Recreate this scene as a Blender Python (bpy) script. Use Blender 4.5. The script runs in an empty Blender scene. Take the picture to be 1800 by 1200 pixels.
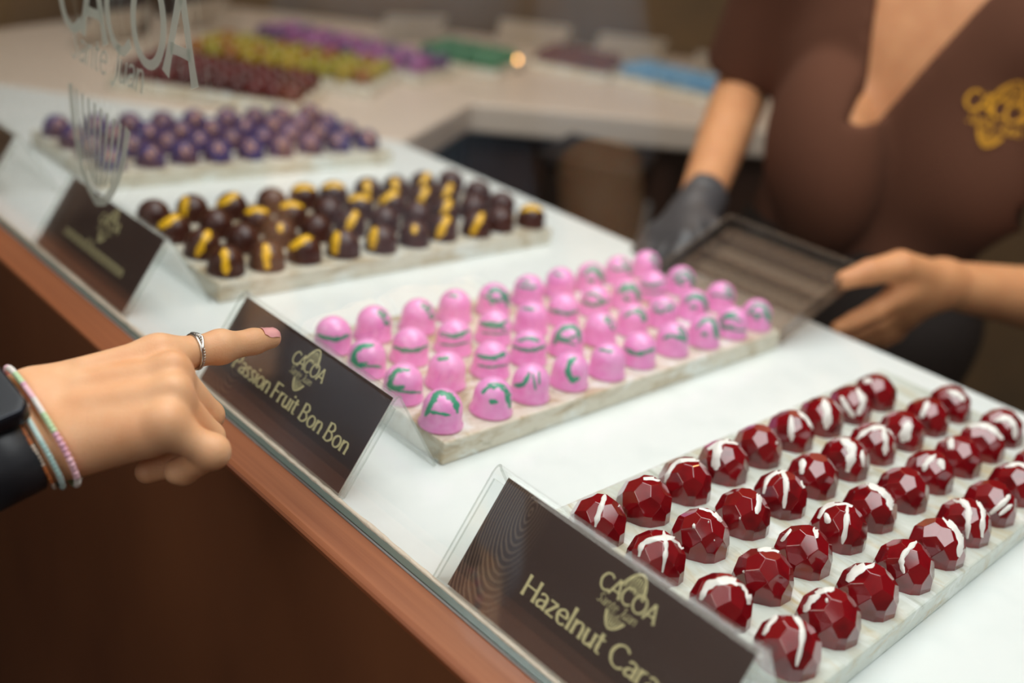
import bpy, bmesh, math, random
import numpy as np
from mathutils import Vector, Matrix
random.seed(7); np.random.seed(7)
SC = bpy.context.scene
COL = SC.collection
H = 0.95                                   # height of the display counter top above the floor

# ------------------------------------------------------------------ camera
F_PX = 1814.8                              # focal length for an 1800 px wide frame
R = np.array([[0.68041994, 0.38685166, -0.62239417],
              [0.71896907, -0.18803807, 0.66912268],
              [0.14181742, -0.90276657, -0.40607923]])   # world axes seen from the camera
C0 = np.array([0.0, 0.0, H + 0.375])
cam = bpy.data.cameras.new('camera'); cam_ob = bpy.data.objects.new('camera', cam); COL.objects.link(cam_ob)
cam.sensor_width = 36.0; cam.lens = F_PX / 1800 * 36.0
cam.clip_start = 0.02; cam.clip_end = 50
M = Matrix.Identity(4)
for i in range(3):
    M[i][0] = R[i, 0]; M[i][1] = -R[i, 1]; M[i][2] = -R[i, 2]; M[i][3] = C0[i]
cam_ob.matrix_world = M
cam.dof.use_dof = True; cam.dof.focus_distance = 0.628; cam.dof.aperture_fstop = 2.65
SC.camera = cam_ob

# ------------------------------------------------------------------ world, lights, exposure
SC.view_settings.view_transform = 'Standard'; SC.view_settings.look = 'None'
SC.view_settings.gamma = 1.0; SC.view_settings.use_curve_mapping = False
SC.view_settings.exposure = 0.10
SC.cycles.transparent_max_bounces = 32; SC.cycles.max_bounces = 8; SC.cycles.use_denoising = True
SC.cycles.caustics_reflective = False; SC.cycles.caustics_refractive = False; SC.cycles.sample_clamp_indirect = 4.0
W = bpy.data.worlds.new('shop_daylight'); SC.world = W; W.use_nodes = True
bg = W.node_tree.nodes['Background']; bg.inputs[0].default_value = (0.93, 0.96, 1.0, 1); bg.inputs[1].default_value = 0.38

def area(name, loc, target, sx, sy, power, color):
    l = bpy.data.lights.new(name, 'AREA'); l.shape = 'RECTANGLE'; l.size = sx; l.size_y = sy
    l.energy = power; l.color = color
    o = bpy.data.objects.new(name, l); COL.objects.link(o); o.location = loc
    o.rotation_euler = (Vector(target) - Vector(loc)).to_track_quat('-Z', 'Y').to_euler()
    return o
def point(name, loc, power, color, radius):
    l = bpy.data.lights.new(name, 'POINT'); l.energy = power; l.color = color; l.shadow_soft_size = radius
    o = bpy.data.objects.new(name, l); COL.objects.link(o); o.location = loc
    return o
area('ceiling_panel_light', (-0.30, 0.72, 2.6), (-0.30, 0.67, 0.95), 2.3, 1.1, 40, (0.95, 0.985, 1.0))
area('shop_window_light', (0.9, -1.7, 2.45), (-0.4, 0.4, 0.95), 2.0, 1.4, 15, (0.95, 0.975, 1.0))
area('shop_fill_light', (-0.9, -1.5, 2.6), (-0.9, -1.5, 0.0), 1.6, 0.9, 17, (1.0, 0.95, 0.9))  # unseen fill, added to brighten the front wall mirrored in the signs
area('back_ceiling_light', (-1.6, 1.5, 2.6), (-1.6, 1.4, 0.95), 0.8, 0.8, 2.6, (1.0, 0.68, 0.45))
point('warm_spot_bulb', (-1.05, 1.75, 2.35), 4, (1.0, 0.55, 0.22), 0.05)
point('warm_spot_bulb', (-0.35, 1.75, 2.35), 4, (1.0, 0.55, 0.22), 0.05)

# ------------------------------------------------------------------ helpers: picking points
def px(u, v, d):
    """world point at depth d (m) along the camera's view of frame position u, v (1800 x 1200)"""
    return C0 + R @ (np.array([(u - 900) / F_PX, (v - 600) / F_PX, 1.0]) * d)
def ray(u, v):
    d = R @ np.array([(u - 900) / F_PX, (v - 600) / F_PX, 1.0]); return d
def on_z(u, v, z):
    d = ray(u, v); return C0 + d * ((H + z - C0[2]) / d[2])
def proj(P):
    q = R.T @ (np.asarray(P) - C0); return 900 + F_PX * q[0] / q[2], 600 + F_PX * q[1] / q[2], q[2]

# ------------------------------------------------------------------ helpers: objects
def tag(o, label, cat, group=None):
    o['label'] = label; o['category'] = cat
    if group: o['group'] = group
    return o
def struct(o): o['kind'] = 'structure'; return o
def empty(name, loc=(0, 0, 0), rz=0.0):
    o = bpy.data.objects.new(name, None); COL.objects.link(o); o.location = loc; o.rotation_euler = (0, 0, rz)
    o.empty_display_size = 0.02
    return o
def mesh_data(name, verts, faces, mats, smooth=False, mi=None):
    me = bpy.data.meshes.new(name)
    me.from_pydata([tuple(map(float, v)) for v in verts], [], [tuple(map(int, f)) for f in faces])
    for m in (mats if isinstance(mats, (list, tuple)) else [mats]): me.materials.append(m)
    if mi is not None: me.polygons.foreach_set('material_index', mi)
    if smooth: me.polygons.foreach_set('use_smooth', [True] * len(me.polygons))
    me.update()
    return me
def link(name, me, parent=None, loc=None):
    o = bpy.data.objects.new(name, me); COL.objects.link(o)
    if parent is not None: o.parent = parent
    if loc is not None: o.location = loc
    return o
class MB:
    """collects simple shapes into one mesh"""
    def __init__(s): s.v = []; s.f = []; s.m = []
    def add(s, v, f, mi=0):
        n = len(s.v); s.v += [tuple(p) for p in v]; s.f += [tuple(i + n for i in q) for q in f]; s.m += [mi] * len(f)
    def box(s, lo, hi, mi=0):
        x0, y0, z0 = lo; x1, y1, z1 = hi
        s.add([(x0,y0,z0),(x1,y0,z0),(x1,y1,z0),(x0,y1,z0),(x0,y0,z1),(x1,y0,z1),(x1,y1,z1),(x0,y1,z1)],
              [(0,3,2,1),(4,5,6,7),(0,1,5,4),(1,2,6,5),(2,3,7,6),(3,0,4,7)], mi)
    def prism(s, poly, z0, z1, mi=0):
        n = len(poly)
        s.add([(p[0],p[1],z0) for p in poly] + [(p[0],p[1],z1) for p in poly],
              [tuple(range(n))[::-1], tuple(range(n, 2*n))] + [(i,(i+1)%n,n+(i+1)%n,n+i) for i in range(n)], mi)
    def lathe(s, prof, n=24, mi=0, off=(0,0,0), sy=1.0):
        v = []; f = []
        for r, z in prof:
            for k in range(n):
                a = 2*math.pi*k/n; v.append((off[0]+r*math.cos(a), off[1]+sy*r*math.sin(a), off[2]+z))
        for j in range(len(prof)-1):
            for k in range(n):
                f.append((j*n+k, j*n+(k+1)%n, (j+1)*n+(k+1)%n, (j+1)*n+k))
        f.append(tuple(range(n))[::-1]); f.append(tuple((len(prof)-1)*n+k for k in range(n)))
        s.add(v, f, mi)
    def tube(s, pts, rad, n=10, mi=0, closed=False):
        pts = [np.array(p, float) for p in pts]; m = len(pts); v = []; f = []
        rad = rad if hasattr(rad, '__len__') else [rad]*m
        prev = None
        for i, p in enumerate(pts):
            t = (pts[(i+1)%m]-pts[i-1]) if closed else (pts[min(i+1,m-1)]-pts[max(i-1,0)])
            t /= np.linalg.norm(t)+1e-12
            if prev is None:
                a = np.cross(t, [0,0,1]);  a = a if np.linalg.norm(a) > .1 else np.cross(t, [1,0,0])
            else: a = prev - t*(prev@t)
            a /= np.linalg.norm(a); prev = a; b = np.cross(t, a)
            for k in range(n):
                c = 2*math.pi*k/n; v.append(p + rad[i]*(math.cos(c)*a+math.sin(c)*b))
        for i in range(m if closed else m-1):
            for k in range(n):
                f.append((i*n+k, i*n+(k+1)%n, ((i+1)%m)*n+(k+1)%n, ((i+1)%m)*n+k))
        if not closed: f.append(tuple(range(n))[::-1]); f.append(tuple((m-1)*n+k for k in range(n)))
        s.add(v, f, mi)
    def data(s, name, mats, smooth=False): return mesh_data(name, s.v, s.f, mats, smooth, s.m)
    def build(s, name, mats, parent=None, loc=None, smooth=False, bevel=0):
        o = link(name, s.data(name, mats, smooth), parent, loc)
        if bevel:
            md = o.modifiers.new('bevel', 'BEVEL'); md.width = bevel; md.segments = 2; md.limit_method = 'ANGLE'
        return o

# ------------------------------------------------------------------ materials
def srgb(r, g, b):
    f = lambda c: (c/255/12.92 if c/255 <= .04045 else ((c/255+.055)/1.055)**2.4)
    return (f(r), f(g), f(b), 1)
def mat(name, col, rough=.5, metal=0, coat=0, spec=.5, sss=0, noise=None, bump=None):
    m = bpy.data.materials.new(name); m.use_nodes = True; nt = m.node_tree; b = nt.nodes['Principled BSDF']
    b.inputs['Base Color'].default_value = col; b.inputs['Roughness'].default_value = rough
    b.inputs['Metallic'].default_value = metal; b.inputs['Coat Weight'].default_value = coat
    b.inputs['Coat Roughness'].default_value = .05; b.inputs['Specular IOR Level'].default_value = spec
    if sss:
        b.inputs['Subsurface Weight'].default_value = sss; b.inputs['Subsurface Scale'].default_value = .004
        b.inputs['Subsurface Radius'].default_value = (1, .4, .2)
    tc = nt.nodes.new('ShaderNodeTexCoord')
    if noise:                                # (scale, second colour, low, high)
        n = nt.nodes.new('ShaderNodeTexNoise'); n.inputs['Scale'].default_value = noise[0]; n.inputs['Detail'].default_value = 5
        r = nt.nodes.new('ShaderNodeMapRange'); r.inputs[1].default_value = noise[2]; r.inputs[2].default_value = noise[3]
        x = nt.nodes.new('ShaderNodeMix'); x.data_type = 'RGBA'
        x.inputs[6].default_value = col; x.inputs[7].default_value = noise[1]
        nt.links.new(tc.outputs['Object'], n.inputs['Vector']); nt.links.new(n.outputs['Fac'], r.inputs[0])
        nt.links.new(r.outputs[0], x.inputs[0]); nt.links.new(x.outputs[2], b.inputs['Base Color'])
    if bump:                                 # (scale, strength, distance)
        n2 = nt.nodes.new('ShaderNodeTexNoise'); n2.inputs['Scale'].default_value = bump[0]; n2.inputs['Detail'].default_value = 4
        bp = nt.nodes.new('ShaderNodeBump'); bp.inputs['Strength'].default_value = bump[1]; bp.inputs['Distance'].default_value = bump[2]
        nt.links.new(tc.outputs['Object'], n2.inputs['Vector']); nt.links.new(n2.outputs['Fac'], bp.inputs['Height'])
        nt.links.new(bp.outputs[0], b.inputs['Normal'])
    return m
def clear(name, tint, rough=.01, ior=1.49, haze=0.0, boost=1.0):
    """thin clear sheet: Fresnel mix of see-through and mirror, a little milky haze if asked"""
    m = bpy.data.materials.new(name); m.use_nodes = True; nt = m.node_tree; nt.nodes.clear()
    out = nt.nodes.new('ShaderNodeOutputMaterial'); t = nt.nodes.new('ShaderNodeBsdfTransparent'); t.inputs[0].default_value = tint
    g = nt.nodes.new('ShaderNodeBsdfGlossy'); g.inputs['Roughness'].default_value = rough; g.inputs[0].default_value = (boost,)*3+(1,)
    fr = nt.nodes.new('ShaderNodeFresnel'); ge = nt.nodes.new('ShaderNodeNewGeometry')
    io = nt.nodes.new('ShaderNodeMapRange'); io.inputs[3].default_value = ior; io.inputs[4].default_value = 1/ior   # same index seen from either face of the sheet
    nt.links.new(ge.outputs['Backfacing'], io.inputs[0]); nt.links.new(io.outputs[0], fr.inputs[0])
    mx = nt.nodes.new('ShaderNodeMixShader'); nt.links.new(fr.outputs[0], mx.inputs[0]); nt.links.new(t.outputs[0], mx.inputs[1]); nt.links.new(g.outputs[0], mx.inputs[2])
    last = mx
    if haze:
        d = nt.nodes.new('ShaderNodeBsdfDiffuse'); d.inputs[0].default_value = (.8, .8, .78, 1)
        m2 = nt.nodes.new('ShaderNodeMixShader'); m2.inputs[0].default_value = haze
        nt.links.new(mx.outputs[0], m2.inputs[1]); nt.links.new(d.outputs[0], m2.inputs[2]); last = m2
    nt.links.new(last.outputs[0], out.inputs[0])
    return m
def emit(name, col, s):
    m = bpy.data.materials.new(name); m.use_nodes = True; nt = m.node_tree; b = nt.nodes['Principled BSDF']
    b.inputs['Emission Color'].default_value = col; b.inputs['Emission Strength'].default_value = s; b.inputs['Base Color'].default_value = col
    return m

def marble(name, base, gold, dark, grain_axis):
    """poured resin slab: pale ground with stretched golden and grey veins"""
    m = mat(name, base, rough=.16, coat=.3); nt = m.node_tree; b = nt.nodes['Principled BSDF']
    tc = nt.nodes.new('ShaderNodeTexCoord'); mp = nt.nodes.new('ShaderNodeMapping'); mp.inputs['Scale'].default_value = grain_axis
    nt.links.new(tc.outputs['Object'], mp.inputs[0])
    last = None
    for k, (colr, sc, lo, hi, seed) in enumerate([(gold, 1.0, .49, .62, 0), (dark, 1.7, .54, .66, 4.3), (srgb(232, 238, 234), 1.3, .52, .62, 9.1)]):
        n = nt.nodes.new('ShaderNodeTexNoise'); n.noise_dimensions = '4D'; n.inputs['W'].default_value = seed
        n.inputs['Scale'].default_value = sc; n.inputs['Detail'].default_value = 7; n.inputs['Distortion'].default_value = 1.2; n.inputs['Roughness'].default_value = .62
        nt.links.new(mp.outputs[0], n.inputs['Vector'])
        r = nt.nodes.new('ShaderNodeMapRange'); r.inputs[1].default_value = lo; r.inputs[2].default_value = hi; r.inputs[4].default_value = (.75, .55, .8)[k]
        nt.links.new(n.outputs['Fac'], r.inputs[0])
        x = nt.nodes.new('ShaderNodeMix'); x.data_type = 'RGBA'
        if last is None: x.inputs[6].default_value = base
        else: nt.links.new(last.outputs[2], x.inputs[6])
        x.inputs[7].default_value = colr; nt.links.new(r.outputs[0], x.inputs[0]); last = x
    nt.links.new(last.outputs[2], b.inputs['Base Color'])
    return m

def wood(name, c1, c2, rough, axis):
    m = mat(name, c1, rough=rough, coat=.15); nt = m.node_tree; b = nt.nodes['Principled BSDF']
    tc = nt.nodes.new('ShaderNodeTexCoord'); mp = nt.nodes.new('ShaderNodeMapping'); mp.inputs['Scale'].default_value = axis
    n = nt.nodes.new('ShaderNodeTexNoise'); n.inputs['Scale'].default_value = 1; n.inputs['Detail'].default_value = 6
    nt.links.new(tc.outputs['Object'], mp.inputs[0]); nt.links.new(mp.outputs[0], n.inputs['Vector'])
    x = nt.nodes.new('ShaderNodeMix'); x.data_type = 'RGBA'; x.inputs[6].default_value = c1; x.inputs[7].default_value = c2
    r = nt.nodes.new('ShaderNodeMapRange'); r.inputs[1].default_value = .35; r.inputs[2].default_value = .7
    nt.links.new(n.outputs['Fac'], r.inputs[0]); nt.links.new(r.outputs[0], x.inputs[0]); nt.links.new(x.outputs[2], b.inputs['Base Color'])
    bp = nt.nodes.new('ShaderNodeBump'); bp.inputs['Strength'].default_value = .25; bp.inputs['Distance'].default_value = .0006
    nt.links.new(n.outputs['Fac'], bp.inputs['Height']); nt.links.new(bp.outputs[0], b.inputs['Normal'])
    return m

m_white = mat('white_counter_top', srgb(230, 235, 233), rough=.18, noise=(30, srgb(224, 230, 228), .45, .7))
m_edge = mat('counter_edge_white', srgb(208, 192, 176), rough=.35)
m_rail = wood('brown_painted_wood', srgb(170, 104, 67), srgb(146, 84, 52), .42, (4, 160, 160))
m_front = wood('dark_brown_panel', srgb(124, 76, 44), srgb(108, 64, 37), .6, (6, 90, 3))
m_cab = wood('dark_cabinet_wood', srgb(62, 38, 26), srgb(46, 28, 20), .5, (40, 40, 4))
m_floor = mat('floor_dark_tile', srgb(58, 42, 33), rough=.5, noise=(6, srgb(48, 34, 27), .4, .6))
m_wall = mat('wall_kraft_brown', srgb(112, 88, 58), rough=.8, noise=(4, srgb(96, 78, 54), .4, .65))
m_ceil = mat('ceiling_paint', srgb(225, 220, 212), rough=.9)
m_bead = mat('silicone_bead', srgb(222, 206, 186), rough=.45, bump=(160, .8, .002))
m_pane = clear('guard_glass', (.975, .985, .975, 1), ior=1.45)
m_pane_edge = mat('glass_cut_edge', srgb(92, 112, 106), rough=.25)
m_frost = mat('frosted_lettering', srgb(178, 190, 178), rough=.8)
def half_clear(m, f):
    nt = m.node_tree; out = nt.nodes['Material Output']; b = nt.nodes['Principled BSDF']; t = nt.nodes.new('ShaderNodeBsdfTransparent'); x = nt.nodes.new('ShaderNodeMixShader')
    tl = nt.nodes.new('ShaderNodeBsdfTranslucent'); tl.inputs[0].default_value = srgb(200, 208, 198); y = nt.nodes.new('ShaderNodeMixShader'); y.inputs[0].default_value = .5
    nt.links.new(b.outputs[0], y.inputs[1]); nt.links.new(tl.outputs[0], y.inputs[2])
    x.inputs[0].default_value = f; nt.links.new(y.outputs[0], x.inputs[1]); nt.links.new(t.outputs[0], x.inputs[2]); nt.links.new(x.outputs[0], out.inputs[0])
half_clear(m_frost, .18)
m_acryl = clear('clear_acrylic', (.985, .99, .985, 1), ior=1.47)
m_acryl_edge = clear('acrylic_cut_edge', (.80, .83, .80, 1), ior=1.5, haze=.18)
m_smoke = clear('smoky_acrylic', (.74, .70, .67, 1), rough=.10, ior=1.55, haze=.02)
m_gold = mat('gold_print', srgb(250, 236, 180), rough=.45)
m_cardback = mat('white_card_back', srgb(232, 222, 212), rough=.8)
m_resin = marble('marbled_resin', srgb(206, 212, 202), srgb(192, 172, 126), srgb(160, 164, 148), (8, 30, 40))
m_resin_warm = marble('marbled_resin_warm', srgb(216, 210, 192), srgb(172, 146, 104), srgb(150, 140, 116), (30, 18, 34))
m_red = mat('red_cocoa_glaze', srgb(130, 7, 19), rough=.1, coat=1.0, spec=.55, noise=(60, srgb(102, 5, 15), .45, .6))
m_drz = mat('white_cocoa_butter', srgb(238, 235, 228), rough=.32)
m_pink = mat('pink_cocoa_butter', srgb(248, 170, 222), rough=.27, coat=.3, noise=(150, srgb(244, 150, 212), .4, .65))
m_green = mat('green_cocoa_butter', srgb(74, 158, 126), rough=.3)
m_choc = mat('dark_chocolate', srgb(62, 28, 20), rough=.32, noise=(90, srgb(74, 36, 26), .4, .65))
m_yel = mat('yellow_cocoa_butter', srgb(240, 184, 10), rough=.4)
m_blue = mat('violet_blue_glaze', srgb(64, 56, 112), rough=.4, noise=(50, srgb(92, 62, 74), .38, .60))
m_cop = mat('copper_patch', srgb(224, 158, 116), rough=.5)

def card_mat():
    """dark brown print with a faint pale finger-print pattern at the card's left end"""
    m = mat('dark_sign_card', srgb(64, 46, 44), rough=.4); nt = m.node_tree; b = nt.nodes['Principled BSDF']
    tc = nt.nodes.new('ShaderNodeTexCoord'); sep = nt.nodes.new('ShaderNodeSeparateXYZ'); nt.links.new(tc.outputs['Object'], sep.inputs[0])
    mp = nt.nodes.new('ShaderNodeMapping'); mp.inputs['Location'].default_value = (-.047, 0, -.034); mp.inputs['Scale'].default_value = (1.35, 0, .62)
    nt.links.new(tc.outputs['Object'], mp.inputs[0])
    wv = nt.nodes.new('ShaderNodeTexWave'); wv.wave_type = 'RINGS'; wv.rings_direction = 'SPHERICAL'; wv.inputs['Scale'].default_value = 130
    wv.inputs['Distortion'].default_value = 3.2; wv.inputs['Detail'].default_value = 2.0; wv.inputs['Detail Scale'].default_value = .55
    nt.links.new(mp.outputs[0], wv.inputs['Vector'])
    r = nt.nodes.new('ShaderNodeMapRange'); r.inputs[1].default_value = .55; r.inputs[2].default_value = .75; nt.links.new(wv.outputs['Fac'], r.inputs[0])
    rm = nt.nodes.new('ShaderNodeMapRange'); rm.inputs[1].default_value = .030; rm.inputs[2].default_value = .050; rm.inputs[3].default_value = 1; rm.inputs[4].default_value = 0
    nt.links.new(sep.outputs[0], rm.inputs[0])
    mu = nt.nodes.new('ShaderNodeMath'); mu.operation = 'MULTIPLY'; nt.links.new(r.outputs[0], mu.inputs[0]); nt.links.new(rm.outputs[0], mu.inputs[1])
    x = nt.nodes.new('ShaderNodeMix'); x.data_type = 'RGBA'; x.inputs[6].default_value = srgb(74, 56, 53); x.inputs[7].default_value = srgb(124, 102, 88)
    nt.links.new(mu.outputs[0], x.inputs[0]); nt.links.new(x.outputs[2], b.inputs['Base Color'])
    return m
m_card = card_mat()
def skin(name, c1, c2):
    m = mat(name, c1, rough=.48, sss=.22, spec=.35, noise=(38, c2, .38, .68), bump=(900, .28, .0007)); return m
m_skin1 = skin('warm_tan_skin', srgb(234, 182, 138), srgb(226, 166, 120))
m_skin2 = skin('tan_skin', srgb(214, 152, 106), srgb(204, 140, 96))
m_nail = mat('pink_fingernail', srgb(240, 172, 172), rough=.25)
m_shirt = mat('brown_shirt_cloth', srgb(92, 56, 40), rough=.9, spec=.2, bump=(600, .3, .001))
m_black = mat('black_cloth', srgb(34, 26, 23), rough=.85)
m_glove = mat('dark_grey_glove', srgb(70, 68, 70), rough=.45)
m_hair = mat('dark_brown_hair', srgb(48, 30, 20), rough=.45)
m_blueshirt = mat('pale_blue_cloth', srgb(150, 170, 190), rough=.85)
m_eye = mat('eye_white', srgb(235, 232, 226), rough=.2); m_iris = mat('brown_iris', srgb(52, 32, 20), rough=.2)
m_lip = mat('lip_pink', srgb(176, 96, 88), rough=.4)
m_silver = mat('silver', srgb(214, 212, 206), rough=.18, metal=1)
m_watch = mat('dark_aluminium', srgb(34, 38, 46), rough=.25, metal=.6, coat=.5)
m_screen = mat('watch_glass', srgb(16, 18, 22), rough=.28, spec=.25)
m_strap = mat('black_rubber', srgb(30, 31, 35), rough=.45)
m_logo = mat('gold_embroidery', srgb(222, 158, 36), rough=.45)
m_steel = mat('brushed_steel', srgb(176, 176, 174), rough=.35, metal=.4)
m_darkbox = mat('dark_plastic', srgb(30, 22, 18), rough=.5)

# ------------------------------------------------------------------ setting: room
CZ = 2.72
mb = MB(); mb.box((-3.6, -2.6, -.05), (2.4, 3.6, 0)); struct(mb.build('floor', m_floor))
mb = MB(); mb.box((-3.6, -2.6, CZ), (2.4, 3.6, CZ + .05)); struct(mb.build('ceiling', m_ceil))
# plan of the counters: the inner edge as seen over the trays, offset outwards by the counter depth
inner = [np.array(p) for p in [(1.1, .955), (-1.17, .955), (-1.366, 1.268), (-.93, 2.03)]]
def offset(poly, d):
    out = []
    for i, p in enumerate(poly):
        ns = []
        for a, b in ((i-1, i), (i, i+1)):
            if 0 <= a and b < len(poly):
                t = poly[b]-poly[a]; t = t/np.linalg.norm(t); ns.append(np.array([-t[1], t[0]]))
        n = sum(ns); n = n/np.linalg.norm(n); k = 1/(n@ns[0]); out.append(p + n*k*d)
    return out
def offset2(poly, ds):
    """outline offset outwards by its own distance along each stretch"""
    ln = []
    for i in range(len(poly)-1):
        t = poly[i+1]-poly[i]; t = t/np.linalg.norm(t); n = np.array([-t[1], t[0]]); ln.append((poly[i]+n*ds[i], t, n))
    out = [ln[0][0]]
    for (p, t, n), (q, u, m_) in zip(ln[:-1], ln[1:]):
        k = np.linalg.solve(np.stack([t, -u], 1), q-p); out.append(p+t*k[0])
    return out+[poly[-1]+ln[-1][2]*ds[-1]]
outer = offset2(inner, [.622, .84, .84]); wall_line = offset2(inner, [.65, .90, .90])
# walls behind the far counters
mb = MB()
q0, q1 = wall_line[2], wall_line[3]; t = (q1-q0)/np.linalg.norm(q1-q0); q1 = q1 + t*1.3
n = np.array([-t[1], t[0]]); n = n if n@(q0-inner[2]) > 0 else -n
mb.prism([q0, q1, q1+n*.08, q0+n*.08], 0, CZ); struct(mb.build('wall_back', m_wall))
mb = MB()
p0, p1 = wall_line[1], wall_line[2]; t2 = (p1-p0)/np.linalg.norm(p1-p0); n2 = np.array([-t2[1], t2[0]]); n2 = n2 if n2@(p0-inner[1]) > 0 else -n2
mb.prism([p0-t2*.25, p1, p1+n2*.08, p0-t2*.25+n2*.08], 0, CZ); struct(mb.build('wall_left', m_wall))
mb = MB(); mb.box((-3.6, 3.3, 0), (2.4, 3.4, CZ)); struct(mb.build('wall_rear', m_wall))
m_shop = mat('wall_shop_brown', srgb(148, 126, 112), rough=.85)
mb = MB(); mb.box((-3.6, -2.7, 0), (2.4, -2.6, CZ)); struct(mb.build('wall_front', m_shop))
mb = MB(); mb.box((2.4, -2.7, 0), (2.5, 3.4, CZ)); struct(mb.build('wall_right', m_shop))
mb = MB(); mb.box((-3.7, -2.7, 0), (-3.6, 3.4, CZ)); struct(mb.build('wall_side', m_shop))

# ------------------------------------------------------------------ display counter
dc = tag(empty('display_counter', (0, .65, 0)), 'long white-topped display counter with brown front rail, under the trays', 'counter')
def child_build(mbx, name, mats, root, **k):
    """part built in world coordinates, then hung on its root without moving"""
    o = mbx.build(name, mats, None, **k); o.parent = root; o.matrix_parent_inverse = Matrix.Translation(root.location).inverted() if root.rotation_euler.z == 0 else (Matrix.Translation(root.location) @ root.rotation_euler.to_matrix().to_4x4()).inverted()
    return o
def hang(o, root):
    o.parent = root; o.matrix_parent_inverse = (Matrix.Translation(root.location) @ root.rotation_euler.to_matrix().to_4x4()).inverted(); return o
mb = MB(); mb.prism([(1.1, .335), (1.1, .955), (inner[1][0], .955), (outer[1][0], .335)], H-.045, H); child_build(mb, 'countertop', m_white, dc, bevel=.004)
mb = MB()
prof = [(.3345, -.001), (.311, -.0012), (.3082, -.0025), (.3070, -.004), (.3074, -.007), (.3345, -.007)]
nx = len(prof); xs = (1.1, outer[1][0])
mb.add([(x, y, H+z) for x in xs for y, z in prof], [tuple(range(nx)), tuple(range(nx, 2*nx))[::-1]] + [(i, nx+i, nx+(i+1) % nx, (i+1) % nx) for i in range(nx)])
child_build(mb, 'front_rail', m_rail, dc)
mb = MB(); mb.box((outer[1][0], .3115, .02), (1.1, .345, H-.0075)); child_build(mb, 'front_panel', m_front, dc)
mb = MB(); mb.box((-1.15, .90, .02), (1.1, .93, H-.045)); child_build(mb, 'rear_panel', m_cab, dc)

# glass guard standing on the counter's front edge
gg = tag(empty('glass_guard', (-.3, .3365, H)), 'upright glass guard with frosted lettering along the front edge of the counter', 'glass guard')
mb = MB(); mb.box((outer[1][0], .3355, H+.0008), (1.1, .3400, H+.47)); child_build(mb, 'pane', m_pane, gg)
mb = MB(); mb.box((outer[1][0], .3352, H+.0003), (1.1, .3402, H+.0013)); child_build(mb, 'bottom_edge', m_pane_edge, gg)
mb = MB(); n_ = 420; xs = np.linspace(outer[1][0], 1.05, n_)
rr = .0017 + .0011*np.abs(np.convolve(np.random.randn(n_+8), np.ones(4)/4, 'same')[:n_])
mb.tube([(x, .3416, H+.0006) for x in xs], list(rr), 7); child_build(mb, 'silicone_bead', m_bead, gg, smooth=True)

# ------------------------------------------------------------------ pen lettering (flat print drawn with a broad nib)
def L(*p): return (list(p), False)
def S(*p): return (list(p), True)
def ell(cx, cy, rx, ry): return ([(cx+rx*math.cos(a), cy+ry*math.sin(a)) for a in np.linspace(0, 2*math.pi, 33)], False)
ST = L((.09, 0), (.09, 1))
GL = {'H': (.80, [ST, L((.68, 0), (.68, 1)), L((.09, .52), (.68, .52))]),
 'P': (.62, [ST, S((.09, .97), (.35, .98), (.54, .74), (.36, .48), (.09, .47))]),
 'F': (.58, [ST, L((.09, .97), (.55, .97)), L((.09, .52), (.48, .52))]),
 'B': (.68, [ST, S((.09, .97), (.34, .98), (.5, .76), (.34, .54), (.09, .53)), S((.09, .53), (.38, .53), (.58, .27), (.38, .02), (.09, .03))]),
 'C': (.80, [S((.74, .84), (.5, .98), (.2, .86), (.06, .5), (.2, .14), (.5, .02), (.75, .16))]),
 'A': (.80, [L((.03, 0), (.40, 1)), L((.40, 1), (.77, 0)), L((.15, .32), (.65, .32))]),
 'O': (.96, [ell(.48, .5, .41, .49)]),
 'a': (.56, [S((.09, .56), (.25, .65), (.43, .57), (.45, .4)), L((.45, .45), (.45, 0)), S((.45, .38), (.2, .34), (.08, .18), (.18, .03), (.45, .15))]),
 'z': (.52, [L((.05, .63), (.45, .63)), L((.44, .63), (.07, .03)), L((.05, .03), (.47, .03))]),
 'e': (.58, [S((.08, .35), (.3, .36), (.5, .38), (.44, .58), (.29, .65), (.11, .52), (.07, .3), (.2, .05), (.38, .02), (.52, .1))]),
 'l': (.27, [L((.12, 0), (.12, 1.05))]),
 'n': (.6, [L((.1, 0), (.1, .65)), S((.1, .45), (.25, .62), (.42, .60), (.49, .42)), L((.49, .45), (.49, 0))]),
 'u': (.6, [L((.1, .65), (.1, .25)), S((.1, .27), (.15, .06), (.3, .03), (.49, .2)), L((.49, .65), (.49, 0))]),
 't': (.42, [L((.16, .85), (.16, .2)), S((.16, .22), (.2, .05), (.36, .03)), L((.02, .63), (.36, .63))]),
 's': (.46, [S((.4, .57), (.22, .65), (.09, .52), (.22, .36), (.38, .2), (.25, .02), (.05, .08))]),
 'i': (.25, [L((.12, 0), (.12, .65)), L((.12, .83), (.12, .94))]),
 'o': (.62, [ell(.31, .325, .245, .315)]),
 'r': (.42, [L((.1, 0), (.1, .65)), S((.1, .42), (.22, .6), (.38, .63))]),
 'm': (.92, [L((.1, 0), (.1, .65)), S((.1, .45), (.22, .62), (.38, .6), (.45, .42)), L((.45, .45), (.45, 0)), S((.45, .45), (.58, .62), (.74, .6), (.81, .42)), L((.81, .45), (.81, 0))]),
 'S': (.6, [S((.5, .85), (.3, 1.0), (.1, .8), (.25, .55), (.45, .32), (.3, .04), (.03, .12))]),
 'J': (.5, [S((.15, .9), (.42, .98), (.40, .6), (.34, .1), (.15, -.2), (.02, -.05))]),
 ' ': (.30, [])}
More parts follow.
